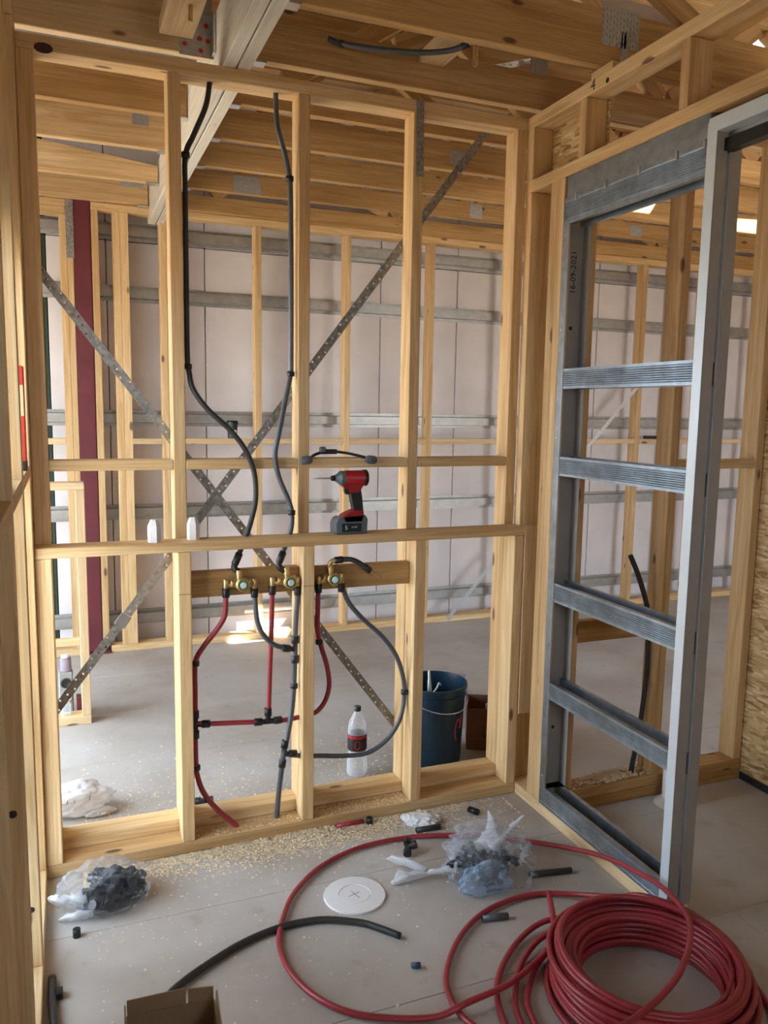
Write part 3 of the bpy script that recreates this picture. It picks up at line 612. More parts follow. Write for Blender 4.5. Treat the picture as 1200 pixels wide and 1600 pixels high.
tube('pipe', [(0.763,.050,.441),(0.766,.050,.496),(0.770,.045,.660),(0.774,.040,.796),(0.776,.033,.96)], 0.0095, RED_PIPE, hp)
for x, z in ((.606, .952), (.776, .95), (.953, .945)): sleeve((x, .033, z), (0, 0, 1), hp, 0.034)
def tee(c, dirs, parent, r=0.0125):
    c = Vector(c); tf = None
    for d in dirs:
        d = Vector(d).normalized(); pipe_piece('tee_arm', c + d * .02, d, 0.042, r * .8, BLACK, parent); pipe_piece('tee_socket', c + d * .038, d, 0.03, r * 1.15, BLACK, parent)
tee((.493, .05, .466), ((0, 0, 1), (0, 0, -1), (1, 0, -.08)), hp); tee((.763, .05, .441), ((1, 0, 0), (-1, 0, .08), (0, 0, 1)), hp)
clip((.497, .05, .695), (0, 0, 1), hp); clip((.495, .05, .30), (.02, 0, -1), hp); clip((.96, .0415, .735), (.1, 0, -1), hp)
cw = thing('cold_water_pipe', 'dark grey water pipe looping from the mixer valves down to the floor plate', 'pipe', (0.85, 0.045, 0.045))
tube('pipe', [(0.872,.033,.955),(0.871,.034,.90),(0.868,.036,.850),(0.866,.045,.749),(0.866,.045,.711),(0.864,.045,.649),(0.862,.048,.567),(0.852,.040,.476),(0.833,.030,.382),(0.816,.025,.315),(0.810,.028,.258),(0.803,.045,.154),(0.800,.060,.065),(0.800,.061,.032)], 0.0105, GREY_PIPE, cw)
tube('pipe', [(0.866,.045,.714),(0.825,.040,.725),(0.782,.035,.743),(0.738,.030,.790),(0.717,.030,.852),(0.710,.032,.955)], 0.0095, GREY_PIPE, cw)
tube('pipe', [(0.816,.025,.315),(0.860,.030,.301),(0.905,.045,.284),(0.967,.045,.276),(1.072,.045,.260),(1.167,.045,.259),(1.248,.045,.303),(1.300,.045,.376),(1.321,.050,.465),(1.316,.050,.546),(1.283,.050,.643),(1.222,.045,.728),(1.130,.040,.815),(1.073,.036,.884),(1.047,.033,.95)], 0.0095, GREY_PIPE, cw)
for x, z in ((.710, .945), (.872, .942), (1.044, .942)): sleeve((x, .033, z), (0, 0, 1), cw, 0.034)
tee((.866, .045, .713), ((0, 0, 1), (0, 0, -1), (-1, -.12, .25)), cw); tee((.816, .025, .315), ((.15, .05, 1), (-.1, .05, -1), (1, .1, -.15)), cw)
clip((.863, .047, .57), (0.05, 0, 1), cw); clip((1.322, .05, .49), (0.02, 0, 1), cw)
bp_ = thing('loose_pipe', 'black pipe standing loose from the doubled plate behind the pocket frame', 'pipe', (2.29, -.18, .09))
tube('pipe', [(2.207,-.190,1.042),(2.254,-.190,.954),(2.300,-.190,.842),(2.325,-.180,.755),(2.334,-.180,.559),(2.326,-.180,.421),(2.308,-.180,.256),(2.287,-.178,.130),(2.285,-.176,.085)], 0.0105, BLACK_PIPE, bp_)

# ------------------------------------------------------------------ things on the ledge and noggins
def bottlecap(label, x, y, s=1.0):
    t = thing('plastic_bottle', label, 'plastic bottle', (x, y, 1.149), 'white bottles on the ledge')
    lathe('container', [(0, 0.0), (.0225 * s, 0.0), (.0225 * s, .055), (.012 * s, .078), (0, .078)], WHITE, t, loc=(x, y, 1.1492), seg=6, smooth=False); return t
bottlecap('bright white tapered plastic bottle, first on the ledge', 0.361, 0.030); bottlecap('white tapered plastic bottle leaning by the second stud', 0.497, 0.055)
dr = thing('impact_driver', 'red and black cordless impact driver standing on the ledge', 'power tool', (1.075, 0.04, 1.149))
yc = 0.042
lathe('motor_housing', [(0, 0), (.024, 0), (.029, .006), (.029, .070), (.031, .078), (.031, .088), (0, .088)], RED_TOOL, dr, loc=(1.0535, yc, 1.358), seg=22, axis=(1, 0, 0))
lathe('rear_cap', [(.0312, 0), (.0312, .012), (.026, .016), (0, .016)], BLACK, dr, loc=(1.130, yc, 1.358), seg=22, axis=(1, 0, 0))
lathe('nose', [(0, 0), (.013, 0), (.0165, .008), (.024, .016), (.0275, .02), (.0275, .037), (0, .037)], GREY_TOOL, dr, loc=(1.018, yc, 1.358), seg=22, axis=(1, 0, 0))
lathe('chuck', [(0, 0), (.0085, 0), (.0105, .004), (.0105, .014), (.008, .018), (0, .018)], BLACK, dr, loc=(1.003, yc, 1.358), seg=18, axis=(1, 0, 0))
tube('driver_bit', [(0.933, yc, 1.358), (0.95, yc, 1.358), (0.952, yc, 1.358), (1.005, yc, 1.358)], [.0018, .0022, .0034, .0034], SILVER, dr, step=1, seg=6)
def yprism(name, poly, w, mat, parent, bev=.006):
    o = extrude(name, poly, 'y', yc - w / 2, yc + w / 2, mat, parent, (poly[0][0], yc, poly[0][1]))
    md = o.modifiers.new('soft', 'BEVEL'); md.width = bev; md.segments = 2; md.limit_method = 'ANGLE'; md.angle_limit = R(35); return o
yprism('neck', [(1.046, 1.334), (1.128, 1.334), (1.118, 1.318), (1.112, 1.306), (1.073, 1.302), (1.064, 1.316), (1.046, 1.326)], .036, RED_TOOL, dr)
yprism('handle', [(1.072, 1.318), (1.116, 1.318), (1.122, 1.28), (1.127, 1.23), (1.092, 1.228), (1.087, 1.26), (1.078, 1.292)], .034, BLACK, dr, .009)
yprism('trigger', [(1.053, 1.322), (1.072, 1.322), (1.078, 1.296), (1.060, 1.296), (1.054, 1.306)], .018, BLACK, dr, .004)
yprism('foot', [(1.038, 1.196), (1.126, 1.196), (1.126, 1.236), (1.09, 1.238), (1.062, 1.228), (1.044, 1.218)], .058, RED_TOOL, dr)
bt = yprism('battery', [(1.012, 1.150), (1.136, 1.150), (1.138, 1.206), (1.128, 1.222), (1.122, 1.195), (1.045, 1.195), (1.036, 1.216), (1.020, 1.208), (1.011, 1.19)], .072, GREY_TOOL, dr, .005)
box('battery_label', 1.034, 1.112, yc - .0375, yc - .035, 1.158, 1.190, BLACK, bt, bev=.0008)
text('capacity_print', '5', 0.022, (1.052, yc - .0378, 1.174), (R(90), 0, 0), NOTE, bt); text('capacity_print', 'A XC', 0.010, (1.084, yc - .0378, 1.176), (R(90), 0, 0), NOTE, bt)
eb = thing('curved_band', 'black curved band with two grey rounded ends resting on the noggin', 'ear protector', (1.04, 0.10, 1.43))
tube('band', [(0.935, .086, 1.432), (0.96, .10, 1.444), (1.0, .115, 1.452), (1.05, .12, 1.452), (1.10, .11, 1.445), (1.155, .087, 1.432)], 0.0055, BLACK, eb)
box('clamp', 0.985, 1.05, 0.105, 0.13, 1.444, 1.462, BLACK, eb, bev=.004); box('clamp_knob', 0.978, 1.002, 0.100, 0.118, 1.450, 1.472, GREY_TOOL, eb, bev=.004)
for x, s in ((0.918, 1), (1.172, -1)): lathe('end_pad', [(0, -.024), (.012, -.022), (.0165, -.014), (.0165, .010), (.012, .019), (0, .021)], GREY_TOOL, eb, loc=(x, .0735, 1.424), seg=16, axis=(s, 0, 0.1))
cu = thing('coffee_cup', 'dark takeaway coffee cup on the far wall noggin', 'cup', (1.14, 2.617, 1.404))
cb_ = lathe('cup', [(0, 0), (.028, 0), (.038, .105), (.036, .105), (.03, .005), (0, .005)], plain('dark_cup', (0.03, 0.035, 0.04), .5), cu, loc=(1.14, 2.63, 1.4045)); lathe('lid', [(.040, 0), (.040, .008), (.036, .016), (.034, .012), (0, .012)], BLACK, cu, loc=(1.14, 2.63, 1.5065))
lathe('badge', [(0, .001), (.012, .001), (.012, 0)], WHITE, cb_, loc=(1.152, 2.598, 1.45), seg=14, axis=(0.35, -1, 0))
ph = box('tape_measure', 4.57, 4.78, 2.602, 2.634, 1.4045, 1.43, BLACK, bev=.004); tag(ph, 'flat black tool lying on the far noggin past the pocket frame', 'tool')
lv = thing('spirit_level', 'short red level standing on the noggin between the edge studs', 'level', (-0.035, -0.205, 1.4215))
box('bar', -0.048, -0.0215, -0.235, -0.175, 1.4215, 1.725, plain('level_red', (0.50, 0.03, 0.015), .4), lv, bev=.002)
for z in (1.58, ): box('vial_window', -0.047, -0.0225, -0.2365, -0.1735, z, z + .09, PINE_PALE, lv, bev=.001)
box('end_cap', -0.049, -0.0205, -0.237, -0.173, 1.4212, 1.45, BLACK, lv, bev=.002)

# ------------------------------------------------------------------ things on the floor
# bucket
bu = thing('bucket', 'dark blue plastic bucket with smeared pink marker behind the fourth stud', 'bucket', (1.645, 0.435, 0))
bx, by = 1.640, 0.432
bb = lathe('body', [(0, 0), (.122, 0), (.126, .006), (.141, .318), (.147, .320), (.147, .330), (.142, .333), (.144, .352), (.150, .354), (.151, .366), (.149, .372), (.145, .372), (.139, .33), (.122, .012), (0, .010)], BUCKET, bu, loc=(bx, by, 0.0005), seg=48)
tube('wire_handle', [(bx - .147, by, .325), (bx - .12, by - .10, .30), (bx - .04, by - .152, .275), (bx + .06, by - .150, .272), (bx + .128, by - .09, .30), (bx + .149, by, .325)], 0.0025, SILVER, bu, seg=6)
def on_bucket(a, z, off=.0012):
    r = .126 + (.141 - .126) * (z - .006) / .312 + off
    return (bx + r * math.cos(a), by + r * math.sin(a), z)
mk = [on_bucket(R(-62) + .14 * math.cos(t), .175 + .05 * math.sin(t)) for t in [k * .5 for k in range(11)]]
tube('marker_scrawl', mk, 0.0025, PINK, bb, step=3, seg=6); tube('marker_scrawl', [on_bucket(R(-55), .24), on_bucket(R(-52), .20), on_bucket(R(-49), .24)], 0.0022, PINK, bb, step=3, seg=6)
sg = thing('sealant_tube', 'white sealant cartridge with a tapered nozzle standing in the blue bucket', 'sealant tube', (1.60, 0.44, 0.012))
sx, sy = 1.610, 0.420
lathe('cartridge', [(0, 0), (.024, 0), (.024, .30), (.020, .312), (.010, .318), (0, .318)], plain('blue_white_label', (.30, .48, .60), .4), sg, loc=(sx, sy, 0.0125), seg=20)
tube('nozzle', [(sx, sy, .328), (sx - .002, sy, .36), (sx - .006, sy - .005, .40), (sx - .010, sy - .008, .432)], [.011, .009, .006, .0055], WHITE, sg, step=1, seg=10)
tube('nozzle_hook', [(sx + .012, sy - .015, .33), (sx + .026, sy - .02, .35), (sx + .036, sy - .02, .372), (sx + .046, sy - .02, .36)], .004, WHITE, sg, seg=8)
# bottle
bo = thing('drink_bottle', 'empty clear drink bottle with black label and cap behind the studs', 'bottle', (1.25, 0.40, 0))
ox, oy = 1.250, 0.400
lathe('shell', [(0, .012), (.030, .004), (.042, .002), (.046, .010), (.046, .045), (.043, .075), (.040, .10), (.042, .135), (.0425, .14), (.0425, .19), (.043, .205), (.036, .245), (.020, .275), (.0135, .286), (.0135, .300), (0, .300)], PET, bo, loc=(ox, oy, 0.0005), seg=32)
lb = lathe('label_band', [(.0428, .118), (.0432, .12), (.0432, .188), (.0428, .19)], LABEL, bo, loc=(ox, oy, 0), seg=32); lathe('label_stripe', [(.0436, .176), (.0436, .187)], plain('label_red', (.45, .01, .02), .4), lb, loc=(ox, oy, 0), seg=32)
tube('label_mark', [(ox - .014 + .012 * math.cos(t), oy - .0425, .148 + .018 * math.sin(t)) for t in [k * .55 for k in range(12)]], .0012, plain('mark_red', (.55, .02, .04), .5), lb, step=2, seg=6)
lathe('cap', [(0, .020), (.0135, .020), (.0155, .017), (.0155, 0), (0, 0)], BLACK, bo, loc=(ox, oy, .293), seg=20)
# cardboard cartons behind the wall
def carton(name, label, c, ang, w, d, h, mat, txt=None, flaps=True, t=.004):
    o = thing(name, label, 'box', (c[0], c[1], 0)); ca, sa = math.cos(ang), math.sin(ang)
    def wp(u, v): return (c[0] + u * ca - v * sa, c[1] + u * sa + v * ca)
    def panel(n, a, b_, z0, z1, m=mat):
        p0, p1 = wp(*a), wp(*b_); return bar(n, (p0[0], p0[1], (z0 + z1) / 2), (p1[0], p1[1], (z0 + z1) / 2), t, z1 - z0, m, o, bev=.0006)
    panel('side_panel', (-w / 2, -d / 2), (w / 2, -d / 2), .003, h); panel('side_panel', (-w / 2, d / 2), (w / 2, d / 2), .003, h)
    panel('side_panel', (-w / 2, -d / 2 + t), (-w / 2, d / 2 - t), .003, h - .001); panel('side_panel', (w / 2, -d / 2 + t), (w / 2, d / 2 - t), .003, h - .001)
    p = wp(0, 0); b_ = box('base_panel', -w / 2 + t, w / 2 - t, -d / 2 + t, d / 2 - t, 0.0005, .0045, mat, o, bev=0)
    b_.location = (p[0], p[1], .0025); b_.rotation_euler = (0, 0, ang if w >= d else ang + math.pi / 2)
    if txt:
        q = wp(0.0, -d / 2 - t / 2 - .0004); text('carton_print', txt, .045, (q[0], q[1], h * .40), (R(90), 0, ang), INK, o)
    return o, wp
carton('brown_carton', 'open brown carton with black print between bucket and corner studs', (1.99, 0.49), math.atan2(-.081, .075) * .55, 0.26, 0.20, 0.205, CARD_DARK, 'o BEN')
carton('pale_carton', 'tall narrow pale carton standing behind the blue bucket', (1.92, 0.75), -0.4, 0.10, 0.09, 0.26, plain('pale_card', (.42, .37, .33), .8))
pr = thing('crumpled_film', 'crumpled clear wrap poking out of the brown carton', 'plastic wrap', (1.97, .50, .19))
def crumple(name, c, rad, mat, parent=None, seed=0, amp=.22, freq=6.0, nu=40, nv=24, floor_z=0.0015, squash=True):
    bm = bmesh.new(); bmesh.ops.create_icosphere(bm, subdivisions=5, radius=1.0); of = Vector((seed * 3.7, seed * 1.3, seed * 2.1)); c = Vector(c); rad = Vector(rad)
    for v in bm.verts:
        d = v.co.normalized(); q = d + .35 * Vector((noise.noise(d * 2 + of), noise.noise(d * 2 + of + Vector((9, 0, 0))), noise.noise(d * 2 + of + Vector((0, 9, 0)))))
        k = 1 + amp * 1.5 * noise.noise(d * 1.4 + of)
        k += amp * .55 * (1 - 3.2 * abs(noise.noise(q * freq * .3 + of * 2))) + amp * .30 * (1 - 3.0 * abs(noise.noise(q * freq * .75 + of))) + amp * .10 * (1 - 3 * abs(noise.noise(q * freq * 1.9 + of)))
        p = Vector((d.x * rad.x, d.y * rad.y, d.z * rad.z)) * k
        if squash and c.z + p.z < floor_z: p.z = floor_z - c.z + .0004 * noise.noise(d * 9 + of)
        v.co = p
    o = mesh_obj(name, bm, mat, parent, smooth=True, loc=c); return o
def ear(name, pts, radii, mat, parent, flat=.35, seed=0):
    path = smooth_path(pts, 4); n = len(path); rr = []
    for i in range(n):
        f = i / (n - 1) * (len(radii) - 1); k = min(int(f), len(radii) - 2); rr.append(radii[k] + (radii[k + 1] - radii[k]) * (f - k))
    o0 = path[0].copy(); bm = bmesh.new(); tube_bm(bm, [p - o0 for p in path], rr, 12)
    T = (path[-1] - path[0]).normalized(); sd = T.orthogonal().normalized()
    for v in bm.verts:
        w = v.co; k = noise.noise(w * 55 + Vector((seed, seed, seed)))
        along = T * w.dot(T); off = w - along; v.co = along + off * (1 + .45 * k) - sd * (off.dot(sd) * (1 - flat))
        if v.co.z + o0.z < .001: v.co.z = .001 - o0.z
    return mesh_obj(name, bm, mat, parent, smooth=True, loc=o0)
ear('wrap', [(1.95, .47, .16), (1.965, .47, .21), (1.985, .475, .235), (2.01, .48, .25)], [.018, .022, .014, .004], FILM_WHITE, pr, seed=3); ear('wrap', [(2.0, .47, .16), (2.02, .47, .20), (2.035, .47, .215)], [.016, .018, .005], FILM_WHITE, pr, seed=5)

# white printed bag behind the wall
wb2 = thing('white_bag', 'white printed plastic bag of fittings lying behind the first bay', 'bag', (.10, .46, 0))
crumple('bag_film', (.075, .47, .050), (.135, .085, .058), FILM_OPAQUE, wb2, seed=4, amp=.16)
crumple('torn_corner', (.165, .405, .014), (.05, .025, .016), FILM_OPAQUE, wb2, seed=8, amp=.3)
for k in range(4):
    tube('printed_line', [(.045 + .028 * k, .388 + .004 * k, .070), (.050 + .028 * k, .395 + .004 * k, .083)], .0012, INK, wb2, step=1, seg=6)
# black fittings bits
def fit_elbow(bm, c, a, b_, r=.013, L=.035):
    c, a, b_ = Vector(c), Vector(a).normalized(), Vector(b_).normalized()
    tube_bm(bm, [c + a * L, c + a * L * .45], r * 1.15, 12); tube_bm(bm, [c + a * L * .5, c + a * L * .15, c + (a + b_) * .001, c + b_ * L * .15, c + b_ * L * .5], r * .85, 12); tube_bm(bm, [c + b_ * L * .45, c + b_ * L], r * 1.15, 12)
def fitting(label, c, seed, group=None, tee_=True, name='pipe_fitting'):
    rg = random.Random(seed); bm = bmesh.new(); a = Vector((rg.uniform(-1, 1), rg.uniform(-1, 1), rg.uniform(-.2, .2))).normalized(); b_ = Vector((-a.y, a.x, rg.uniform(-.2, .5))).normalized()
    fit_elbow(bm, (0, 0, 0), a, b_)
    if tee_: tube_bm(bm, [Vector((0, 0, 0)), -a * .02], .011, 12); tube_bm(bm, [-a * .016, -a * .036], .0150, 12)
    zmin = min(v.co.z for v in bm.verts); o = mesh_obj(name, bm, BLACK, None, smooth=False, loc=(c[0], c[1], max(c[2], -zmin + .001)))
    o.data.set_sharp_from_angle(angle=R(40)); 
    for p in o.data.polygons: p.use_smooth = True
    return tag(o, label, 'pipe fitting', group)
# clear bag of fittings at the lower edge of the wall
bl = thing('clear_bag', 'knotted clear bag full of dark fittings against the low wall', 'bag', (.15, -.2, 0))
crumple('bag_film', (.165, -.205, .062), (.125, .095, .070), FILM, bl, seed=1, amp=.20, freq=8)
ear('bag_neck', [(.10, -.24, .045), (.055, -.235, .05), (.02, -.225, .045), (-.005, -.21, .06)], [.05, .032, .04, .02], FILM_WHITE, bl, seed=2)
ear('bag_tail', [(.12, -.28, .02), (.06, -.275, .022), (.02, -.27, .012)], [.03, .028, .012], FILM_WHITE, bl, seed=6)
rg = random.Random(5)
for k in range(40):
    a = rg.uniform(0, 6.28); q = rg.uniform(0, .8)
    fitting('black pipe fitting heaped inside the knotted clear bag', (.172 + .115 * q * math.cos(a), -.20 + .085 * q * math.sin(a), rg.uniform(.018, .11 * (1 - q * .5))), 100 + k, 'fittings in the knotted clear bag')
# second clear bag
br = thing('clear_bag', 'torn clear bag with blue print spilled open beside the red pipe', 'bag', (1.40, -.48, 0))
crumple('bag_film', (1.415, -.50, .060), (.150, .115, .075), FILM, br, seed=12, amp=.24, freq=9)
crumple('bag_fold', (1.43, -.44, .095), (.12, .075, .055), FILM, br, seed=15, amp=.3, freq=9, squash=False)
crumple('printed_panel', (1.36, -.575, .040), (.085, .045, .046), clear('blue_printed_film', (.42, .60, .80), .25, .15), br, seed=21, amp=.25)
ear('handle_loop', [(1.45, -.43, .06), (1.465, -.43, .12), (1.462, -.43, .17), (1.448, -.43, .20)], [.05, .022, .012, .002], FILM_WHITE, br, seed=3)
ear('handle_loop', [(1.47, -.44, .06), (1.515, -.44, .12), (1.555, -.45, .15), (1.585, -.45, .165)], [.05, .026, .018, .012], FILM_WHITE, br, seed=9)
ear('torn_flap', [(1.30, -.48, .04), (1.24, -.46, .035), (1.20, -.44, .03), (1.12, -.42, .02), (1.085, -.45, .008)], [.045, .02, .016, .045, .012], FILM_WHITE, br, seed=11)
ear('torn_flap', [(1.20, -.44, .03), (1.16, -.40, .045), (1.12, -.36, .04), (1.10, -.33, .03)], [.018, .03, .02, .004], FILM_WHITE, br, seed=13)
text('bag_print', 'open the\ncorner', .020, (1.365, -.630, .045), (R(60), 0, R(-8)), INK, br)
for k in range(18):
    a = rg.uniform(0, 6.28); q = rg.uniform(0, .75)
    fitting('black pipe fitting showing through the torn clear bag', (1.40 + .14 * q * math.cos(a), -.50 + .10 * q * math.sin(a), rg.uniform(.018, .07)), 200 + k, 'fittings in the torn clear bag')
fitting('loose black tee fitting by the torn flap of the clear bag', (1.205, -.275, .0), 41)
fitting('loose black tee fitting on the floor just behind the low wall', (.565, .34, .0), 43)

def stub(name, label, a, b_, r, mat, cat='pipe offcut', bore=True, group=None):
    t = thing(name, label, cat, (a[0], a[1], 0), group); a, b_ = Vector(a), Vector(b_); d = (b_ - a).normalized()
    tube('wall_tube', [a, b_], r, mat, t, step=1, seg=16)
    for e, s in ((a, -1), (b_, 1)): tube('bore', [e + d * s * .0004, e + d * s * .0006], r * .7, INK, t, step=1, seg=14, smooth=False)
    return t
stub('pipe_offcut', 'black pipe offcut lying beside the crumpled tissue', (1.293, -.155, .0105), (1.392, -.162, .0105), .0105, BLACK_PIPE)
stub('pipe_offcut', 'small black offcut near the corner of the two walls', (1.560, -.080, .0125), (1.583, -.118, .0125), .0125, BLACK)
stub('pipe_offcut', 'red pipe offcut beside the bottom plate', (1.012, -.022, .010), (1.125, -.022, .010), .010, RED_PIPE)
stub('pipe_offcut', 'short black offcut standing past the red offcut', (1.148, -.030, .001), (1.148, -.030, .026), .0125, BLACK)
stub('pipe_offcut', 'grey-black offcut inside the smaller red loop', (1.272, -.722, .0105), (1.357, -.737, .0105), .0105, GREY_PIPE)
stub('pipe_offcut', 'black pipe sticking out from under the torn clear bag', (1.545, -.562, .0105), (1.700, -.590, .0105), .0105, BLACK_PIPE)
stub('pipe_offcut', 'tiny blue-grey offcut inside the big red loop', (.975, -.838, .0085), (1.000, -.846, .0085), .0085, plain('blue_grey', (.06, .10, .15), .4))
stub('pipe_offcut', 'tiny black offcut standing alone near the edge studs', (.069, -.352, .001), (.069, -.352, .026), .0115, BLACK)
tu = thing('paper_tissue', 'crumpled white tissue on the floor by the bottom plate', 'paper', (1.345, -.09, 0)); crumple('sheet', (1.345, -.085, .012), (.058, .050, .016), PAPER, tu, seed=31, amp=.35, freq=10)
dc = thing('cover_plate', 'round white cover plate with a raised ring lying on the floor', 'cover plate', (.936, -.453, 0))
lathe('disc', [(0, .007), (.049, .007), (.050, .0055), (.053, .0055), (.054, .008), (.102, .006), (.104, .003), (.104, .0), (0, 0)], WHITE, dc, loc=(.936, -.453, .0005), seg=56)
for a in (.3, 1.87): tube('scratch', [(.936 - .025 * math.cos(a), -.453 - .025 * math.sin(a), .0077), (.936 + .02 * math.cos(a), -.453 + .02 * math.sin(a), .0077)], .0008, GREY_TOOL, dc, step=1, seg=5)

# red pipe coil
rc = thing('red_pipe_coil', 'large loose coil of red water pipe on the floor', 'pipe coil', (1.55, -1.17, 0))
RR = .0088
def ring_path(turns, cx, cy, seg=44, rng=random.Random(3)):
    pts = []
    for i, (r, z, tx, ty, ox_, oy_) in enumerate(turns):
        nr, nz, ntx, nty, nox, noy = turns[min(i + 1, len(turns) - 1)]
        for k in range(seg):
            f = k / seg; e = max(0, (f - .7) / .3); e = e * e * (3 - 2 * e); a = 2 * math.pi * f + .6
            L_ = lambda p, q: p + (q - p) * e
            x, y = math.cos(a), math.sin(a); rr = L_(r, nr)
            pts.append(Vector((cx + L_(ox_, nox) + rr * x, cy + L_(oy_, noy) + rr * y, max(RR + .001, L_(z, nz) + rr * (x * L_(tx, ntx) + y * L_(ty, nty))))))
    return pts
rg = random.Random(12); turns = []
for lay in range(7):
    cols = [.272, .254, .236, .218, .200] if lay % 2 == 0 else [.208, .226, .245, .263]
    for r in cols:
        z = RR + .001 + lay * .0158
        turns.append((r + rg.uniform(-.004, .004), z + rg.uniform(0, .004), rg.uniform(-.01, .01) * lay * .5, rg.uniform(-.01, .01) * lay * .5, rg.uniform(-.010, .010), rg.uniform(-.010, .010)))
for k in range(3): turns.append((.262 - .012 * k, .122 + .012 * k, .015 - .015 * k, .02 * k - .015, rg.uniform(-.02, .01), rg.uniform(-.015, .01)))
CX, CY = 1.55, -1.175
tube('coil', ring_path(turns, CX, CY), RR, RED_PIPE, rc, step=1, seg=10)
loopA = [(1.505,-.740,.060),(1.467,-.820,.050),(1.433,-.877,.036),(1.367,-.947,.034),(1.284,-.992,.033),(1.175,-1.033,.032),(1.044,-1.055,.034),(.952,-1.048,.012),(.823,-1.002,.012),(.735,-.944,.012),(.672,-.857,.012),(.637,-.750,.012),(.632,-.661,.012),(.643,-.588,.012),(.677,-.502,.012),(.747,-.384,.012),(.871,-.270,.012),(1.041,-.199,.012),(1.248,-.195,.012),(1.437,-.249,.012),(1.548,-.299,.012),(1.660,-.385,.015),(1.735,-.478,.030),(1.787,-.643,.075),(1.787,-.823,.120),(1.775,-.96,.148),(1.733,-1.109,.160),(1.659,-1.203,.162),(1.554,-1.287,.163),(1.457,-1.338,.162),(1.345,-1.377,.160),(1.239,-1.395,.150),(1.13,-1.41,.12),(1.03,-1.43,.08)]
tube('loose_loop', loopA, RR, RED_PIPE, rc, step=6)
loopB = [(1.80,-1.21,.118),(1.79,-1.07,.128),(1.715,-.945,.125),(1.675,-.870,.085),(1.627,-.750,.030),(1.531,-.677,.012),(1.413,-.668,.012),(1.272,-.706,.012),(1.148,-.792,.012),(1.056,-.904,.012),(1.023,-.987,.012),(1.019,-1.06,.012),(1.042,-1.13,.012),(1.093,-1.204,.02),(1.16,-1.281,.03),(1.30,-1.37,.03)]
tube('loose_loop', loopB, RR, RED_PIPE, rc, step=6)
tube('loose_loop', [(1.60,-.885,.08),(1.551,-.865,.05),(1.432,-.827,.030),(1.323,-.857,.012),(1.219,-.939,.012),(1.152,-1.024,.012),(1.115,-1.132,.012),(1.12,-1.221,.012),(1.20,-1.35,.012)], RR, RED_PIPE, rc, step=6)
tube('loose_loop', [(1.56,-.895,.07),(1.528,-.89,.05),(1.395,-.886,.030),(1.279,-.947,.012),(1.190,-1.059,.012),(1.155,-1.145,.012),(1.15,-1.233,.012),(1.22,-1.34,.012)], RR, RED_PIPE, rc, step=6)
tube('loose_loop', [(1.50,-.90,.05),(1.454,-.905,.03),(1.325,-.966,.015),(1.22,-1.072,.012),(1.19,-1.158,.012),(1.18,-1.244,.012),(1.24,-1.33,.012)], RR, RED_PIPE, rc, step=6)
tube('loose_loop', [(1.80,-1.02,.06),(1.85,-1.15,.03),(1.84,-1.30,.012),(1.76,-1.42,.012),(1.62,-1.47,.012)], RR, RED_PIPE, rc, step=6)
# black pipes
b1 = thing('loose_pipe', 'curved black pipe lying from the open carton to the white disc', 'pipe', (.78, -.55, 0)); tube('pipe', [(.992,-.709,.012),(.942,-.648,.012),(.895,-.603,.012),(.785,-.549,.012),(.663,-.541,.012),(.536,-.573,.012),(.431,-.625,.012),(.341,-.681,.012),(.29,-.73,.012),(.25,-.80,.012)], .0105, BLACK_PIPE, b1)
b2 = thing('loose_pipe', 'dark pipe end with a clip lying along the edge wall', 'pipe', (0.0, -.65, 0)); tube('pipe', [(.002,-.535,.013),(.003,-.622,.013),(.010,-.723,.013),(.020,-.83,.013)], .0115, BLACK_PIPE, b2); box('clip', .012, .030, -.62, -.59, .001, .022, BLACK, b2)
# open carton close to the viewer
cb, wpt = carton('open_carton', 'open cardboard carton with upright flaps at the lower edge', (.265, -1.14), -.06, .20, .24, .215, CARD)
for nm, a, b_, z0, z1 in (('flap', (-.098, .118), (.035, .122), .216, .255), ('flap', (.04, .122), (.098, .112), .216, .252), ('flap', (-.100, -.10), (-.102, .112), .216, .25), ('flap', (.100, -.10), (.104, .10), .216, .25)):
    p, q = wpt(*a), wpt(*b_); bar(nm, (p[0], p[1], (z0 + z1) / 2), (q[0], q[1], (z0 + z1) / 2), .004, z1 - z0, CARD, cb, bev=.0006)
# white waste pipe in the alcove
wpz = thing('waste_pipe', 'white upright waste pipe with a floor collar behind the pocket frame', 'pipe', (2.385, -.335, 0))
lathe('upstand', [(.050, .0), (.050, .20), (.046, .20), (.046, .01), (0, .01)], WHITE, wpz, loc=(2.40, -.315, .0005)); lathe('collar', [(.0505, .030), (.060, .022), (.082, .004), (.082, 0), (.0505, 0)], plain('cream_plastic', (.62, .58, .52), .4), wpz, loc=(2.40, -.315, .0005))
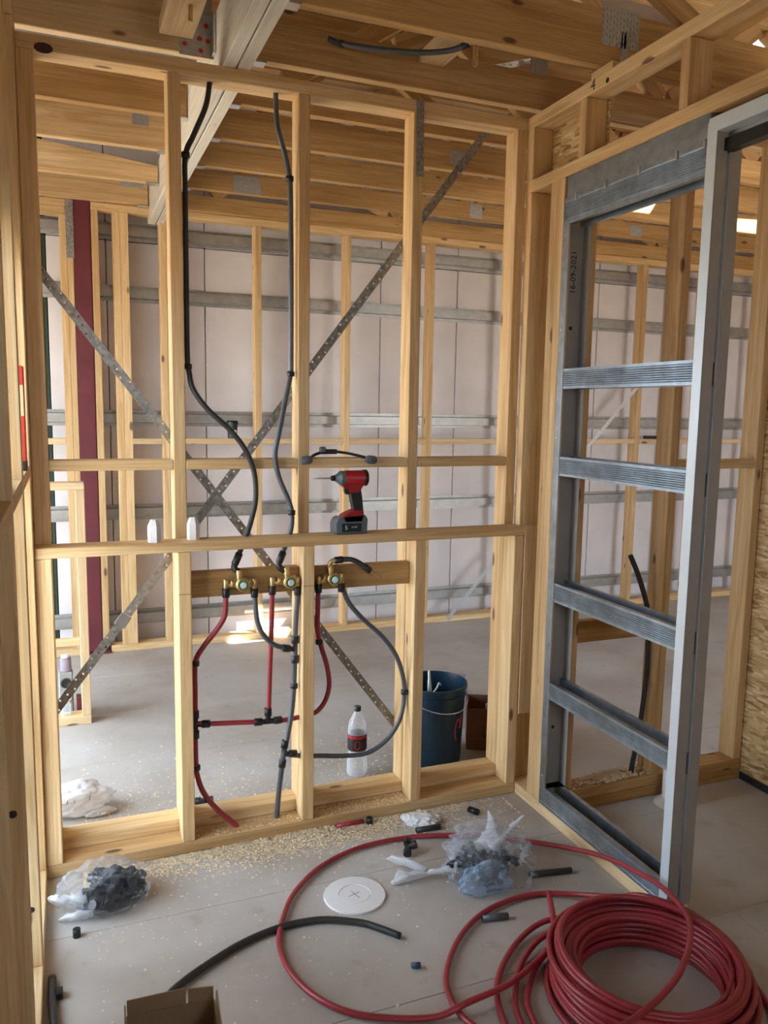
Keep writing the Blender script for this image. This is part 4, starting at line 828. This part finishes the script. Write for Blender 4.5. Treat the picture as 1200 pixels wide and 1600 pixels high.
# clutter by the nib wall
def jar(label, c, r, h, mat, lidm, name='jar'):
    t = thing(name, label, 'jar', (c[0], c[1], c[2])); lathe('body', [(0, 0), (r * .92, 0), (r, .006), (r, h * .78), (r * .7, h * .86), (r * .7, h * .9), (0, h * .9)], mat, t, loc=c, seg=20); lathe('lid', [(0, h), (r * .78, h), (r * .8, h * .97), (r * .8, h * .86), (0, h * .86)], lidm, t, loc=c, seg=20); return t
GREYP = plain('grey_tin', (.34, .36, .35), .45, .3)
bxg = thing('grey_case', 'grey plastic case with a round port behind the nib wall plate', 'case', (.055, 1.56, .0))
box('shell', .015, .085, 1.53, 1.60, .0005, .235, GREYP, bxg, bev=.006, grain='z'); lathe('port_ring', [(.020, 0), (.026, .002), (.026, .006), (.020, .008), (.012, .004), (0, .004)], BLACK, bxg, loc=(.05, 1.53, .18), seg=20, axis=(0, -1, 0)); lathe('port_ring', [(.020, 0), (.026, .002), (.026, .006), (.020, .008), (.012, .004), (0, .004)], SILVER, bxg, loc=(.05, 1.53, .10), seg=20, axis=(0, -1, 0))
jar('small glue tin with purple neck on top of the grey case', (.052, 1.565, .2355), .028, .085, plain('purple_tin', (.33, .27, .35), .4), WHITE, 'glue_tin')
jar('small clear jar on the nib wall plate end', (.045, 1.435, .0455), .026, .075, PET, SILVER)
mp_ = box('maroon_block', .098, .122, 1.50, 1.56, .0005, .105, MAROON, bev=.002); tag(mp_, 'maroon steel offcut behind the nib wall stud', 'steel offcut')

# ------------------------------------------------------------------ sawdust
def flakes(name, label, n, place, seed, smin=.0025, smax=.007, parent=None):
    rg = random.Random(seed); V, Fc = [], []
    for _ in range(n):
        x, y, z = place(rg); s = rg.uniform(smin, smax); a = rg.uniform(0, 6.28); tl = rg.uniform(-.5, .5); w = s * rg.uniform(.35, .8); b_ = s * rg.uniform(.15, .5)
        ux, uy = math.cos(a), math.sin(a); vx, vy = -uy, ux; k = len(V)
        for u, h in ((-1, b_ * .2), (0, b_), (1, b_ * .1)):
            for v in (-1, 1): V.append((x + ux * u * s + vx * v * w, y + uy * u * s + vy * v * w, z + max(.0004, h + v * tl * w * .7)))
        Fc += [(k, k + 1, k + 3, k + 2), (k + 2, k + 3, k + 5, k + 4)]
    me = bpy.data.meshes.new(name); me.from_pydata(V, [], Fc); me.materials.append(SAND); o = bpy.data.objects.new(name, me); COL.objects.link(o)
    return tag(o, label, 'sawdust', kind='stuff')
def pl_front(rg):
    x = min(1.75, max(.1, rg.gauss(.85, .34))); y = -abs(rg.gauss(0, .07)) - .004; c = max(0, 1 - abs(y) / .12) * max(0, 1 - abs(x - .9) / .5)
    return x, y, rg.random() * .012 * c
flakes('sawdust', 'pale drill shavings heaped along the front bottom plate', 6000, pl_front, 1, .002, .0062)
flakes('sawdust', 'scattered shavings over the floor before the low wall', 700, lambda rg: (rg.uniform(.1, 1.75), -abs(rg.gauss(.15, .35)) - .02, 0), 2, .002, .005)
flakes('sawdust', 'scattered shavings over the floor behind the stud wall', 1500, lambda rg: (rg.uniform(.1, 1.75), .19 + abs(rg.gauss(0, .33)), 0), 3, .0025, .006)
flakes('sawdust', 'drill shavings lying on the low wall bottom plate', 500, lambda rg: (rg.choice((rg.uniform(.485, .88), rg.uniform(.93, 1.33), rg.uniform(.93, 1.33))), rg.uniform(.003, .088), .0455), 4, .002, .005)
flakes('sawdust', 'heap of shavings on the doubled plate behind the pocket frame', 900, lambda rg: (min(2.34, max(1.95, rg.gauss(2.16, .09))), rg.uniform(-.222, -.138), .095 + abs(rg.gauss(0, .008))), 5, .003, .008)
